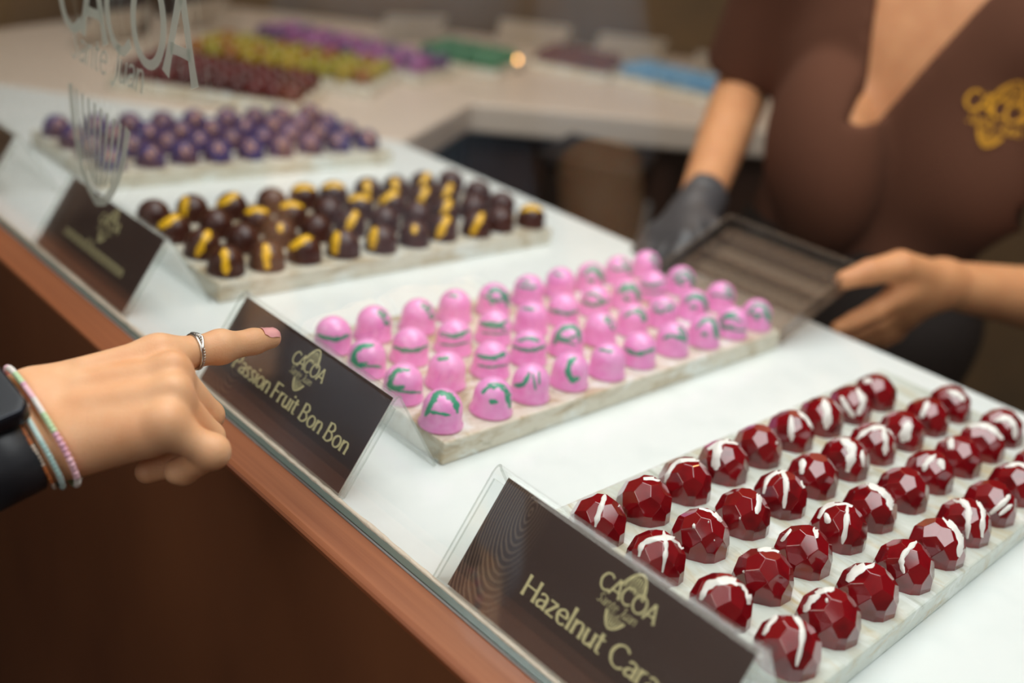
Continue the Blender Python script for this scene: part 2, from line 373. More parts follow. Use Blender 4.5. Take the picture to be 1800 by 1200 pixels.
def catmull(p, n=6):
    p = [np.array(q, float) for q in p]; P = [2*p[0]-p[1]]+p+[2*p[-1]-p[-2]]; out = []
    for i in range(1, len(P)-2):
        for k in range(n):
            t = k/n; a, b, c, d = P[i-1], P[i], P[i+1], P[i+2]
            out.append(.5*((2*b)+(-a+c)*t+(2*a-5*b+4*c-d)*t*t+(-a+3*b-3*c+d)*t**3))
    return out+[p[-1]]
def ribbon(pts, wx, wy, flare=0.0, resample=0):
    """2-D ribbon with an elliptical nib: half widths wx (for upright strokes) and wy (for flat ones)"""
    pts = [np.array(p, float) for p in pts]
    if resample:
        pts = [pts[0]+(pts[-1]-pts[0])*k/resample for k in range(resample+1)] if len(pts) == 2 else pts
    v = []; m = len(pts); closed = np.allclose(pts[0], pts[-1])
    for i, p in enumerate(pts):
        if closed: t = pts[(i+1) % (m-1)]-pts[(i-1) % (m-1)]
        else: t = pts[min(i+1, m-1)]-pts[max(i-1, 0)]
        t = t/(np.linalg.norm(t)+1e-9); nn = np.array([-t[1], t[0]]); w = math.hypot(wx*nn[0], wy*nn[1])
        if flare: w *= 1+flare*abs(2*i/(m-1)-1)**3
        v += [p+nn*w, p-nn*w]
    f = [(2*i, 2*i+1, 2*i+3, 2*i+2) for i in range(m-1)]
    return v, f
def text2d(txt, size, xs=1.0, wx=.072, wy=.042, slant=0.0, track=0.0):
    """returns flat vertices, faces and total width"""
    V = []; Fc = []; x = 0
    for ch in txt:
        adv, st = GL[ch]
        for pts, sm in st:
            q = [(px_+py_*slant, py_) for px_, py_ in pts]
            v, f = ribbon(catmull(q) if sm else q, wx, wy, .3 if (not sm and len(q) == 2) else 0, 6 if (not sm and len(q) == 2) else 0)
            n0 = len(V); V += [((x+p[0])*size*xs, p[1]*size) for p in v]; Fc += [tuple(i+n0 for i in g) for g in f]
        x += adv+track
    return V, Fc, x*size*xs
def pod2d(cx, cy, h, tilt, upper=True, lower=True, gap=.17, nb=6, low=.28):
    """split cocoa pod: outline and ribs, upper cap and lower cap"""
    V = []; Fc = []; ct, s_ = math.cos(tilt), math.sin(tilt); w = h*.36
    def put(pts, a, b):
        v, f = ribbon([(cx+p[0]*ct+p[1]*s_, cy-p[0]*s_+p[1]*ct) for p in pts], a, b); n0 = len(V)
        V.extend(v); Fc.extend([tuple(i+n0 for i in g) for g in f])
    def half(y): # half width of the pod at height y (-.5..+.5)
        u = max(0, 1-(2*abs(y))**2.2); return w*.5*u**.62*(1.0 if y < 0 else .96)*1.35
    for sgn, on in ((1, upper), (-1, lower)):
        if not on: continue
        y0 = gap if sgn > 0 else low
        ys = [y0+(.5-y0)*k/14 for k in range(15)]
        out = [(half(y*sgn), y*sgn*h) for y in ys]; out += [(-a, b) for a, b in out[::-1]]
        put(out, h*.020, h*.018)
        for k in range(nb):
            q = -.78+1.56*k/(nb-1); y1 = .5-(.5-y0)*(.18+.22*q*q)
            put([(q*half((y0+(y1-y0)*j/5)*sgn), (y0+(y1-y0)*j/5)*sgn*h) for j in range(6)], h*.011, h*.010)
    return V, Fc

# ------------------------------------------------------------------ sign holders
UPY, UPZ = .0405/.07744, .066/.07744       # direction up the sloping face
def make_sign(x0, name_txt, label, width=.188, text_a=None, base=(0.0, .3425), rz=0.0, detail=True, illegible=0, size=.0122, logo_a=.112, flip=False):
    root = tag(empty('sign_holder', (x0 if rz == 0 else base[0], base[1], H), rz), label, 'sign')
    # bent acrylic sheet: inner flap, foot, sloping face, rounded ridge, rear leg
    T = .0018
    face0 = np.array([-.0012, .0012]); up = np.array([UPY, UPZ]); nrm = np.array([-UPZ, UPY])   # y,z
    pth = [face0-nrm*.0045+up*.068, face0-nrm*.0045+up*.004]
    for a in np.linspace(0, 1, 5): pth.append(face0+up*(.002-.0022*math.sin(math.pi*a)) - nrm*.0045*(1-a))
    pth += [face0+up*.01, face0+up*.070]
    top = face0+up*.0775; rear = np.array([.0800, .0012])
    for a in np.linspace(0, 1, 6): pth.append((1-a)**2*(face0+up*.0715)+2*a*(1-a)*(top+np.array([0.002, .0012]))+a*a*(top+(rear-top)*.085))
    pth.append(rear)
    L1 = []; L2 = []
    for i, p in enumerate(pth):
        t = pth[min(i+1, len(pth)-1)]-pth[max(i-1, 0)]; t = t/np.linalg.norm(t); nn = np.array([-t[1], t[0]])*T/2; L1.append(p+nn); L2.append(p-nn)
    m = len(pth); mb = MB()
    v = [(x, q[0], q[1]) for x in (0, width) for q in L1+L2]; k = 2*m; f = []; mi = []
    for i in range(m-1):
        f += [(i, i+1, k+i+1, k+i), (m+i, k+m+i, k+m+i+1, m+i+1)]; mi += [0, 0]
        f += [(i, m+i, m+i+1, i+1), (k+i, k+i+1, k+m+i+1, k+m+i)]; mi += [1, 1]
    f += [(0, k, k+m, m), (m-1, 2*m-1, k+2*m-1, k+m-1)]; mi += [1, 1]
    mb.v = v; mb.f = f; mb.m = mi
    hb = mb.build('acrylic_holder', [m_acryl, m_acryl_edge], root)
    # printed card between the face and the flap
    def on(a, b, lift=0.0): return (a, -.0012+UPY*b+(.0022-lift)*UPZ, .0012+UPZ*b-(.0022-lift)*UPY)
    c0, c1, b0, b1 = .010, width-.004, .0028, .0735
    if x0 < -.5: c0 = .004
    nb_ = 8; mb = MB(); fr = []; 
    for j in range(nb_+1):
        b = b0+(b1-b0)*j/nb_; fr += [on(c0, b), on(c1, b)]
    for j in range(nb_+1):
        b = b0+(b1-b0)*j/nb_; fr += [on(c0, b, -.0005), on(c1, b, -.0005)]
    kk = 2*(nb_+1); ff = []; mm = []
    for j in range(nb_):
        ff += [(2*j, 2*j+1, 2*j+3, 2*j+2), (kk+2*j, kk+2*j+2, kk+2*j+3, kk+2*j+1)]; mm += [0, 1]
        ff += [(2*j, 2*j+2, kk+2*j+2, kk+2*j), (2*j+1, kk+2*j+1, kk+2*j+3, 2*j+3)]; mm += [1, 1]
    ff += [(0, kk, kk+1, 1), (2*nb_, 2*nb_+1, kk+2*nb_+1, kk+2*nb_)]; mm += [1, 1]
    mb.v = fr; mb.f = ff; mb.m = mm
    card = mb.build('printed_card', [m_card, m_cardback], root); card['label'] = 'dark brown printed card with gold lettering'
    def printed(name, V, Fc, dx, dy):
        o = link(name, mesh_data(name, [on(p[0]+dx, p[1]+dy, .0003+i*2e-7) for i, p in enumerate(V)], Fc, m_gold), card)
        return o
    if not detail: return root
    ta = text_a or .055
    if name_txt:
        V, Fc, w = text2d(name_txt, size, 1.12); printed('lettering', V, Fc, ta, .0248)
    elif illegible:
        V = []; Fc = []; x = 0                  # a line too blurred in the photograph to read: letter-like strokes only
        rnd = random.Random(3)
        for k in range(illegible):
            for pts, sm in [L((.1, 0), (.1, .65 if rnd.random() > .2 else 1)), S((.1, .45), (.3, .6), (.45, .4), (.45, .05))]:
                v, f = ribbon(catmull(pts) if sm else pts, .062, .036); n0 = len(V)
                V += [((x+p[0])*size*1.12, p[1]*size) for p in v]; Fc += [tuple(i+n0 for i in g) for g in f]
            x += .62
        printed('lettering', V, Fc, ta, .0248)
    V, Fc, w = text2d('CACOA', .0095, 1.0, wx=.07, wy=.05, track=-.03); printed('logo_lettering', V, Fc, logo_a-w/2+.0005, .0535)
    V, Fc = pod2d(logo_a+.0005, .0552, .0330, .10); printed('logo_emblem', V, Fc, 0, 0)
    V, Fc, w = text2d('Sante Juan', .0052, .95, wx=.042, wy=.034, slant=.25); printed('logo_script', V, Fc, logo_a-w/2-.002, .0472)
    return root
make_sign(-.351, 'Hazelnut Caramel', 'acrylic tent sign reading Hazelnut Caramel, in front of the red bonbons')
make_sign(-.634, 'Passion Fruit Bon Bon', 'acrylic tent sign reading Passion Fruit Bon Bon, behind the pointing finger', text_a=.0285, logo_a=.1005)
make_sign(-.945, None, 'blurred acrylic tent sign in front of the yellow-striped chocolate bonbons', text_a=.038, logo_a=.098, illegible=14)
make_sign(-1.272, None, 'blurred acrylic tent sign at the left edge, beyond the chocolate bonbons sign', text_a=.04, logo_a=.098, illegible=12)

# frosted lettering etched on the guard's front face
def on_pane(a, z): return (a, .3351, H+z)
def etched(name, V, Fc, dx, dz):
    o = link(name, mesh_data(name, [tuple(np.array(on_pane(p[0]+dx, p[1]+dz))-(0, i*6e-7, 0)) for i, p in enumerate(V)], Fc, m_frost)); return hang(o, gg)
V, Fc, w = text2d('CACOA', .060, .92, wx=.075, wy=.058, track=-.04); etched('frosted_lettering', V, Fc, -.628-w, .2205)
V, Fc, w = text2d('Sante Juan', .026, .9, wx=.05, wy=.04, slant=.25); etched('frosted_script', V, Fc, -.826, .1985)
for up_ in (True, False):
    V, Fc = pod2d(-.775, .200, .215, .10, upper=up_, lower=not up_, gap=.34, nb=8, low=.13); etched('frosted_emblem', V, Fc, 0, 0)

# ------------------------------------------------------------------ trays
TH = .018
def make_tray(xr, y0, y1, wid, label, m, group=None):
    root = MB(); n = 10
    # slab with softly bevelled rim
    root.box((-wid, 0, 0), (0, y1-y0, TH))
    o = root.build('marbled_tray', m, None, (xr, y0, H), bevel=.0016)
    return tag(o, label, 'tray', group)
make_tray(-.1555, .432, .868, .192, 'pale marbled slab tray carrying the red faceted bonbons', m_resin)
make_tray(-.4445, .427, .851, .190, 'beige marbled slab tray carrying the pink and green bonbons', m_resin_warm)
make_tray(-.7535, .428, .848, .190, 'beige marbled slab tray carrying the yellow-striped chocolate bonbons', m_resin_warm)
make_tray(-1.076, .462, .866, .190, 'blurred marbled slab tray carrying the violet bonbons', m_resin_warm)

# ------------------------------------------------------------------ bonbons: shapes
def halfspace_solid(planes, zmax=.05, rmax=.03):
    bm = bmesh.new(); bmesh.ops.create_cube(bm, size=1)
    for v in bm.verts: v.co = Vector((v.co.x*2*rmax, v.co.y*2*rmax, (v.co.z+.5)*zmax))
    for n, d in planes:
        g = bmesh.ops.bisect_plane(bm, geom=bm.verts[:]+bm.edges[:]+bm.faces[:], plane_co=Vector(n)*d, plane_no=Vector(n), clear_outer=True)
        e = [x for x in g['geom_cut'] if isinstance(x, bmesh.types.BMEdge)]
        if e: bmesh.ops.contextual_create(bm, geom=e)
    bmesh.ops.remove_doubles(bm, verts=bm.verts[:], dist=1e-5)
    return bm
# the faceted dome: centre of curvature lies above the base
GC = .0080; GR = .0163
def gem_planes():
    pl = []
    def ring(nn, el, off, r=GR):
        for k in range(nn):
            a = 2*math.pi*(k+off)/nn; n = np.array([math.cos(a)*math.cos(el), math.sin(a)*math.cos(el), math.sin(el)])
            pl.append((n, r+n[2]*GC))
    pl.append((np.array([0, 0, 1.0]), .0236))
    ring(7, math.radians(50), 0, GR*.965); ring(7, math.radians(24), .5, GR*.985); ring(7, math.radians(6), 0.0, GR*1.045); ring(7, math.radians(5), .5, GR*1.085)
    return pl
GEM = gem_planes()
bm = halfspace_solid(GEM)
bmesh.ops.bevel(bm, geom=[e for e in bm.edges if min(v.co.z for v in e.verts) > .0005], offset=.00022, segments=1, affect='EDGES')
me_gem = bpy.data.meshes.new('faceted_shell'); bm.to_mesh(me_gem); bm.free(); me_gem.materials.append(m_red)
# smooth domes given by profiles (radius, height)
def dome_profile(r, h, flare, straight):
    p = [(r*.86, 0), (r*(1+flare), .0007), (r*(1+flare), .002), (r*(1+flare*.2), .004)]
    p.append((r*.985, h-straight))
    for k in range(1, 9):
        a = math.pi/2*k/9; p.append((r*.985*math.cos(a), h-straight+straight*math.sin(a)))
    p.append((.0004, h)); return p
PR_PINK = dome_profile(.0146, .0272, .12, .0150)
PR_CHOC = dome_profile(.0165, .0250, .05, .0160)
PR_BLUE = dome_profile(.0165, .0245, .06, .0165)
def lathe_data(name, prof, m, n=28):
    mb = MB(); mb.lathe(prof, n); return mb.data(name, m, True)
me_pink = lathe_data('pink_shell', PR_PINK, m_pink); me_choc = lathe_data('chocolate_shell', PR_CHOC, m_choc); me_blue = lathe_data('violet_shell', PR_BLUE, m_blue)

# ray casters used to lay a drizzle on a shell's real surface
def hit_gem(o, d):
    t0, t1 = -1e9, 1e9; 
    for n, dd in GEM:
        den = n@d; s = dd-n@o
        if abs(den) < 1e-9:
            if s < 0: return None
        elif den < 0: t0 = max(t0, s/den)
        else: t1 = min(t1, s/den)
    if t0 > t1: return None
    p = o+d*t0
    return p if p[2] > .0008 else None
def hit_prof(prof):
    R_ = np.array([p[0] for p in prof[1:]]); Z_ = np.array([p[1] for p in prof[1:]])
    def hit(o, d):
        ts = np.linspace(-.05, .05, 401); t_mid = -(o@d)
        P = o[None]+d[None]*(ts[:, None]+t_mid)
        rr = np.hypot(P[:, 0], P[:, 1]); zz = P[:, 2]
        ins = (zz > 0) & (zz < Z_[-1]) & (rr < np.interp(zz, Z_, R_))
        if not ins.any(): return None
        return P[ins.argmax()]
    return hit
def drizzle(center, rot, strokes, hit, m, thick=.00035, name='drizzle', seed=0, nodes=5):
    """strokes: list of (points in frame px offsets from the shell's middle, half width px); laid on the surface of the shell"""
    rnd = random.Random(seed); V = []; Fc = []
    cz = center+np.array([0, 0, .0125]); u0, v0, dep = proj(cz); cr, sr = math.cos(-rot), math.sin(-rot)
    def cast(u, v):
        d = ray(u, v); d = d/np.linalg.norm(d); o = C0-center
        o2 = np.array([o[0]*cr-o[1]*sr, o[0]*sr+o[1]*cr, o[2]]); d2 = np.array([d[0]*cr-d[1]*sr, d[0]*sr+d[1]*cr, d[2]])
        return hit(o2, d2)
    for pts, hw in strokes:
        if len(pts) == 1: pts = [(pts[0][0]-hw*.55, pts[0][1]), (pts[0][0]+.3, pts[0][1]+.4), (pts[0][0]+hw*.55, pts[0][1]+.3)]
        q = catmull(pts, nodes); rows = []
        ph = rnd.random()*6
        for i, p in enumerate(q):
            t = q[min(i+1, len(q)-1)]-q[max(i-1, 0)]; t = t/(np.linalg.norm(t)+1e-9); nn = np.array([-t[1], t[0]])
            e = i/(len(q)-1); taper = min(1, .45+3*min(e, 1-e)); w = hw*taper*(1+.16*math.sin(i*1.3+ph)+.12*rnd.uniform(-1, 1))
            row = []
            for s_ in (-1, -.45, .45, 1):
                c = p+nn*w*s_; row.append(cast(u0+c[0], v0+c[1]))
            rows.append(row)
        idx = {}
        for i, row in enumerate(rows):
            for j, h in enumerate(row):
                if h is not None:
                    g = np.array([h[0], h[1], h[2]-.008]); g = g/np.linalg.norm(g)
                    idx[i, j] = len(V); V.append(h+g*(thick*2.2 if j in (1, 2) else thick*.25))
        for i in range(len(rows)-1):
            for j in range(3):
                k = [(i, j), (i, j+1), (i+1, j+1), (i+1, j)]
                if all(c in idx for c in k): Fc.append(tuple(idx[c] for c in k))
    if not Fc: return None
    # orient outwards
    out = []
    for f in Fc:
        a, b, c = (np.array(V[i]) for i in f[:3]); nrm = np.cross(b-a, c-a); ctr = a-np.array([0, 0, .008])
        out.append(f if nrm@ctr > 0 else f[::-1])
    return mesh_data(name, V, out, m, True)
ORD = ['first', 'second', 'third', 'fourth', 'fifth', 'sixth', 'seventh', 'eighth', 'ninth', 'tenth']

# red faceted bonbons: row (from the pink tray outwards), column (from the sign), drizzle as seen
RED = {
(0,0): ('white diagonal stripe', [([(10,-36),(5,-20),(-2,-1),(-8,22)],4.6), ([(33,-15)],2)]),
(0,1): ('thin white curve on top', [([(-5,-28),(17,-28),(33,-21),(42,-12)],3.6)]),
(0,2): ('thin white arch', [([(28,-26),(-3,-27),(-21,-20),(-33,-2),(-38,12)],3.4)]),
(0,3): ('white blob and thick run', [([(-30,-14),(-11,-24),(10,-29),(31,-20)],4.5), ([(-11,-25),(-16,3),(-16,22)],7.5)]),
(0,4): ('no drizzle', [([(30,2)],2.5)]),
(0,5): ('two white runs', [([(-2,-18),(-1,26)],5), ([(11,-25),(25,-14),(35,3)],3.6)]),
(0,6): ('thick white stripe', [([(2,-23),(9,2),(6,28)],7.5)]),
(0,7): ('white V drizzle', [([(-18,-7),(-9,11),(5,28)],5.5), ([(10,-21),(21,0),(12,25)],5.5)]),
(0,8): ('pale patch at its left', [([(-22,-13),(-8,-14)],5)]),
(1,0): ('white T drizzle', [([(-33,9),(-27,-12),(-5,-22),(21,-24),(36,-17),(43,-4)],4.8), ([(10,-35),(14,-15),(14,2),(8,36)],3.8)]),
(1,1): ('broken white curve and dots', [([(-6,-36),(13,-33),(25,-22),(33,-12)],4.2), ([(-15,-5)],4.5), ([(10,-12)],1.8), ([(20,20)],1.5)]),
(1,2): ('short white run at right', [([(23,-28),(26,-11),(21,11)],5), ([(-8,18)],2.5)]),
(1,3): ('white arch and trickle', [([(-33,8),(-25,-18),(-4,-32),(8,-33)],3.8), ([(0,-32),(7,-11),(3,33)],4.4), ([(18,-30),(33,-18),(38,-2)],3.2)]),
(1,4): ('short white run at left', [([(-20,-20),(-23,6)],5.5)]),
(1,5): ('broad wavy white stripe', [([(-10,-25),(6,-15),(8,3),(1,31)],8), ([(27,-6),(29,22)],3.6)]),
(1,6): ('white hook drizzle', [([(-32,2),(-18,-12),(3,-21),(25,-18),(32,-8)],4.4), ([(15,-19),(20,4),(18,28)],5)]),
(1,7): ('fat white blob', [([(9,-8),(-2,27)],8), ([(9,-8),(7,25)],7)]),
(1,8): ('pale white streak', [([(-1,-20),(-13,8)],5.5)]),
(1,9): ('pale swipe on top', [([(-7,-16),(14,-8),(22,2)],5)]),
(2,0): ('thick white arch', [([(-39,7),(-28,-16),(-8,-25),(17,-27),(38,-19),(45,-2),(45,15)],7)]),
(2,1): ('white sickle on top', [([(-14,-33),(1,-35),(24,-32),(42,-19)],4), ([(-38,4)],2.2)]),
(2,2): ('two short white trickles', [([(18,-36),(20,-12)],5), ([(-25,-28),(-42,-7)],3)]),
(2,3): ('white trident drizzle', [([(-40,-6),(-28,-26),(-7,-33),(12,-33),(35,-21)],4.6), ([(11,-28),(8,11),(2,38)],4.6), ([(-27,-15),(-22,3)],5.5)]),
(2,4): ('thick white crescent', [([(-9,-33),(12,-24),(29,-8),(34,13)],6)]),
(2,5): ('no drizzle', []),
(2,6): ('forked white splash', [([(8,-21),(-8,-7),(-13,7)],5), ([(15,-14),(22,4)],5.5)]),
(2,7): ('white blob at its shoulder', [([(-15,-16)],10)]),
(2,8): ('pale white arch', [([(-26,-20),(-2,-23),(16,-15),(33,2)],5.5)]),
(2,9): ('white loop drizzle', [([(-14,-5),(7,-9),(20,5),(21,26)],5.5)]),
(3,0): ('long white stripe', [([(2,-46),(19,-26),(21,2),(11,46)],4.8), ([(-47,-8),(-34,-30),(-20,-44)],4.2), ([(-40,-22)],5)]),
(3,1): ('white comma drizzle', [([(-47,3),(-36,-17),(-20,-27)],6), ([(-28,-30),(-10,-36),(5,-37)],5), ([(-8,-18)],4)]),
(3,2): ('broad white smear', [([(-40,-5),(-24,-24),(0,-38),(16,-41)],8.5)]),
(3,3): ('beaded white trickle', [([(19,-33),(6,-22),(-7,-6),(-9,9),(-5,24)],4.6)]),
(3,4): ('white crescent at its right', [([(6,-35),(26,-17),(37,6),(33,34)],6)]),
(3,5): ('two white trickles', [([(-30,-32),(-11,-29),(3,-16),(4,3),(2,38)],5.5), ([(19,-28),(30,-9),(29,11),(28,36)],4.4)]),
(3,6): ('two slanting white lines', [([(-4,28),(22,6),(30,-5)],4.5), ([(12,30),(34,12)],3.6)]),
(3,7): ('thin pale streak', [([(-20,-22),(4,-28),(24,-18)],3.4)]),
(3,8): ('thin white arch', [([(-20,-12),(0,-22),(20,-14)],4)]),
(3,9): ('short white stripe', [([(2,-20),(6,14)],5)]),
}
ROWS_R = ['row nearest pink bonbons', 'second row from pink bonbons', 'third row from pink bonbons', 'row farthest from pink bonbons']
def place_bonbons():
    for (r, c), (desc, strokes) in RED.items():
        x = -.3155+.0457*r; y = .4425+.0438*c
        x += random.uniform(-.0012, .0012); y += random.uniform(-.0012, .0012)
        rot = random.choice(range(7))*2*math.pi/7 + random.uniform(-.14, .14) - 1.08
        root = empty('faceted_bonbon', (x, y, H+TH), rot)
        tag(root, f'faceted red bonbon, {desc}, {ORD[c]} from sign, {ROWS_R[r]}', 'bonbon', 'red faceted bonbons')
        link('shell', me_gem, root)
        if strokes:
            md = drizzle(np.array([x, y, H+TH]), rot, strokes, hit_gem, m_drz, seed=r*10+c)
            if md: link('drizzle', md, root)
    # pink
    U = 30.0
    PAT = {'a': ('green arch', [([(-.75,.3),(-.6,-.2),(-.2,-.65),(.3,-.62),(.65,-.3),(.75,.3)],.13), ([(-.7,.1),(-.2,.2),(.45,.3)],.07)]),
           'b': ('green swirl', [([(-.5,-.1),(0,-.55),(.5,-.45),(.75,.1),(.8,.5)],.14), ([(-.25,.2),(.2,.28)],.11)]),
           'c': ('green upright strokes', [([(-.8,.25),(-.35,.15),(-.1,-.55)],.11), ([(.1,-.5),(.15,.35)],.06), ([(.42,-.5),(.45,.2)],.06)]),
           'd': ('green C stroke', [([(.3,-.65),(-.05,-.35),(-.15,.15),(.1,.5),(.45,.45)],.14)]),
           'e': ('green band', [([(-.9,.0),(-.3,.22),(.3,.22),(.9,.05)],.10)]),
           'f': ('green cap', [([(-.62,-.28),(0,-.30),(.62,-.28)],.34)]),
           'g': ('green crossed bands', [([(-.85,-.2),(0,.05),(.85,-.3)],.13), ([(-.8,.35),(0,.45),(.8,.35)],.05)]),
           'h': ('faint green streak', [([(-.5,-.55),(.2,-.5)],.09)]),
           'i': ('green crescent', [([(.35,-.6),(-.35,-.45),(-.75,.05),(-.55,.35),(.1,.3)],.13), ([(-.5,.42),(.3,.5),(.8,.45)],.06)]),
           'j': ('green side patch', [([(.2,-.6),(.62,-.3),(.72,.2)],.2)])}
    PP = ['abcdhhbjih'.replace('i', 'e'), 'iegdgejgfj', 'iegehgfegb', 'ehjhbhhjbb']
    PP = ['abcdhejbib', 'ihgeajjfbj', 'ieggheebgb', 'ejjhbhhbjj']
    ROWS_P = ['row nearest the red bonbons', 'second row from the red bonbons', 'third row from the red bonbons', 'row farthest from the red bonbons']
    hp = hit_prof(PR_PINK)
    for r in range(4):
        for c in range(10):
            x = -.4660-.0464*r+random.uniform(-.002, .002); y = .4425+.0438*c+random.uniform(-.002, .002)
            desc, st = PAT[PP[r][c]]; rot = random.uniform(0, 6.28)
            root = empty('pink_bonbon', (x, y, H+TH), rot)
            tag(root, f'pink domed bonbon, {desc}, {ORD[c]} from the sign, {ROWS_P[r]}', 'bonbon', 'pink and green bonbons')
            link('shell', me_pink, root)
            s_ = F_PX*.0150/proj((x, y, H+TH+.0125))[2]
            if c > 2 and random.random() < .6: st = st+[([(-.6, random.uniform(-.3, .1)), (0, random.uniform(-.5, .2)), (.6, random.uniform(-.4, .2))], .09)]
            j = lambda: random.uniform(-.08, .08)
            md = drizzle(np.array([x, y, H+TH]), rot, [([(a*s_+j()*s_, b*s_+j()*s_) for a, b in p], w*s_*1.3) for p, w in st], hp, m_green, thick=.00012, name='green_swirl', seed=r*10+c)
            if md: link('green_swirl', md, root)
    # chocolate
    PC = {'v': ('upright yellow stripe', [([(-.1,-.55),(-.05,0),(.0,.85)],.26)]),
          'l': ('yellow stripe at its left', [([(-.35,-.6),(-.5,0),(-.55,.7)],.26)]),
          'a': ('yellow arch', [([(-.9,.1),(-.4,-.2),(.1,-.55),(.5,-.7)],.24)]),
          'd': ('slanting yellow stripe', [([(.45,-.75),(.1,-.1),(-.35,.8)],.24)]),
          's': ('small yellow spot', [([(0,-.2)],.3)]), 'n': ('no stripe', []),
          't': ('yellow cap stripe', [([(-.7,-.3),(0,-.55),(.7,-.35)],.2)])}
    CC = ['vvallsddnt', 'dnsndnndnn', 'anttntaddn', 'nlanttvvdn']
    ROWS_C = ['row nearest pink bonbons', 'second row from pink bonbons', 'third row from pink bonbons', 'row farthest from pink bonbons']
    hc = hit_prof(PR_CHOC)
    for r in range(4):
        for c in range(10):
            x = -.776-.0462*r+random.uniform(-.003, .003); y = .4475+.0425*c+random.uniform(-.003, .003); desc, st = PC[CC[r][c]]; rot = random.uniform(0, 6.28)
            root = empty('chocolate_bonbon', (x, y, H+TH), rot)
            tag(root, f'chocolate bonbon, {desc}, {ORD[c]} from sign, {ROWS_C[r]}', 'bonbon', 'yellow-striped chocolate bonbons')
            link('shell', me_choc, root)
            s_ = F_PX*.0165/proj((x, y, H+TH+.0125))[2]
            if st:
                md = drizzle(np.array([x, y, H+TH]), rot, [([(a*s_, b*s_) for a, b in p], w*s_) for p, w in st], hc, m_yel, thick=.0002, name='yellow_stripe', seed=r*10+c)
                if md: link('yellow_stripe', md, root)
    ROWS_B = ['row nearest the chocolate bonbons', 'second row from the chocolate bonbons', 'third row from the chocolate bonbons', 'row farthest from the chocolate bonbons']
    hbl = hit_prof(PR_BLUE)
    for r in range(4):
        for c in range(9):
            x = -1.099-.0462*r+random.uniform(-.003, .003); y = .486+.044*c+random.uniform(-.003, .003); rot = random.uniform(0, 6.28)
            root = empty('violet_bonbon', (x, y, H+TH), rot)
            tag(root, f'copper-patched violet bonbon, {ORD[c]} from the glass, {ROWS_B[r]}', 'bonbon', 'violet bonbons')
            link('shell', me_blue, root)
            s_ = F_PX*.0165/proj((x, y, H+TH+.0125))[2]
            st = [([(-.15+random.uniform(-.2, .3), -.35), (.25, .15)], .42*random.uniform(.7, 1.2))]  # one copper-coloured patch on the camera-facing side of each shell
            md = drizzle(np.array([x, y, H+TH]), rot, [([(a*s_, b*s_) for a, b in p], w*s_) for p, w in st], hbl, m_cop, thick=.0001, name='copper_patch', seed=r*10+c)
            if md: link('copper_patch', md, root)
place_bonbons()

# ------------------------------------------------------------------ far counters round the corner
def far_counter(name, k, label, ndoors):
    a, b, bo, ao = inner[k], inner[k+1], outer[k+1], outer[k]
    root = tag(empty(name, ((a[0]+b[0])/2, (a[1]+b[1])/2, 0)), label, 'counter')
    mb = MB(); mb.prism([a, b, bo, ao][::-1], H-.055, H); child_build(mb, 'countertop', m_edge, root, bevel=.006)
    t = (b-a)/np.linalg.norm(b-a); n = np.array([-t[1], t[0]]); ln = np.linalg.norm(b-a)
    def blk(u0, u1, d0, d1, z0, z1):
        mb = MB(); mb.prism([a+t*u0+n*d0, a+t*u1+n*d0, a+t*u1+n*d1, a+t*u0+n*d1][::-1], z0, z1); return mb
    child_build(blk(.0, ln, .05, .07, .02, H-.055), 'cabinet_body', m_cab, root)
    for i in range(ndoors):
        u0 = ln*i/ndoors+.012; u1 = ln*(i+1)/ndoors-.012
        d = child_build(blk(u0, u1, .032, .05, .10, H-.09), 'door', m_cab, root)
        hb = blk(u1-.05, u1-.038, .018, .032, H-.32, H-.17); hang(hb.build('handle', m_steel), d)
    return t, n
tD, nD = far_counter('corner_counter', 1, 'short white-topped counter section turning the corner beyond the violet bonbons', 1)
tB, nB = far_counter('back_counter', 2, 'white-topped back counter with dark cabinets, behind the clerk', 2)

# ------------------------------------------------------------------ far trays of sweets
PR_FAR = [(.0135, 0), (.0165, .002), (.0160, .012), (.0120, .0205), (.006, .0238), (.0005, .0248)]
def far_tray(pa, pb, mats, label, piece, plabel, group, rows=4, cols=10, wid=.17):
    A = on_z(*pa, TH)[:2]; B = on_z(*pb, TH)[:2]; d = B-A; ln = np.linalg.norm(d); d = d/ln; n = np.array([-d[1], d[0]])
    n = n if n@A > 0 else -n; ang = math.atan2(d[1], d[0]); flip = 1 if (-d[1]*n[0]+d[0]*n[1]) > 0 else -1
    mb = MB(); mb.box((-.01, -.012 if flip > 0 else -wid, 0), (ln+.01, wid if flip > 0 else .012, TH))
    o = mb.build('marbled_tray', m_resin_warm, None, (A[0], A[1], H+.0003), bevel=.0016); o.rotation_euler = (0, 0, ang); tag(o, label, 'tray')
    dat = []
    for m in mats:
        q = MB(); q.lathe(PR_FAR, 14); dat.append(q.data(piece, m, True))
    for r in range(rows):
        for c in range(cols):
            p = A+d*(ln*(c+.5)/cols)+n*(.018+(wid-.032)*r/(rows-1))+np.random.uniform(-.002, .002, 2)
            k = random.choice(range(len(mats))); b = link(piece, dat[k], None, (p[0], p[1], H+TH+.0003)); b.rotation_euler = (0, 0, random.uniform(0, 6.28)); tag(b, f'{plabel}, {ORD[c]} from left, {["front row", "second row", "third row", "rear row"][r]}', 'bonbon', group)
mk = lambda nm, c, r=.35: mat(nm, srgb(*c), rough=r)
far_tray((205, 135), (520, 184), [mk('deep_red_glaze', (84, 12, 14)), mk('deep_red_glaze_dark', (66, 12, 14))], 'blurred marbled tray of deep red sweets behind the frosted letters', 'deep_red_sweet', 'blurred deep red sweet', 'deep red far sweets')
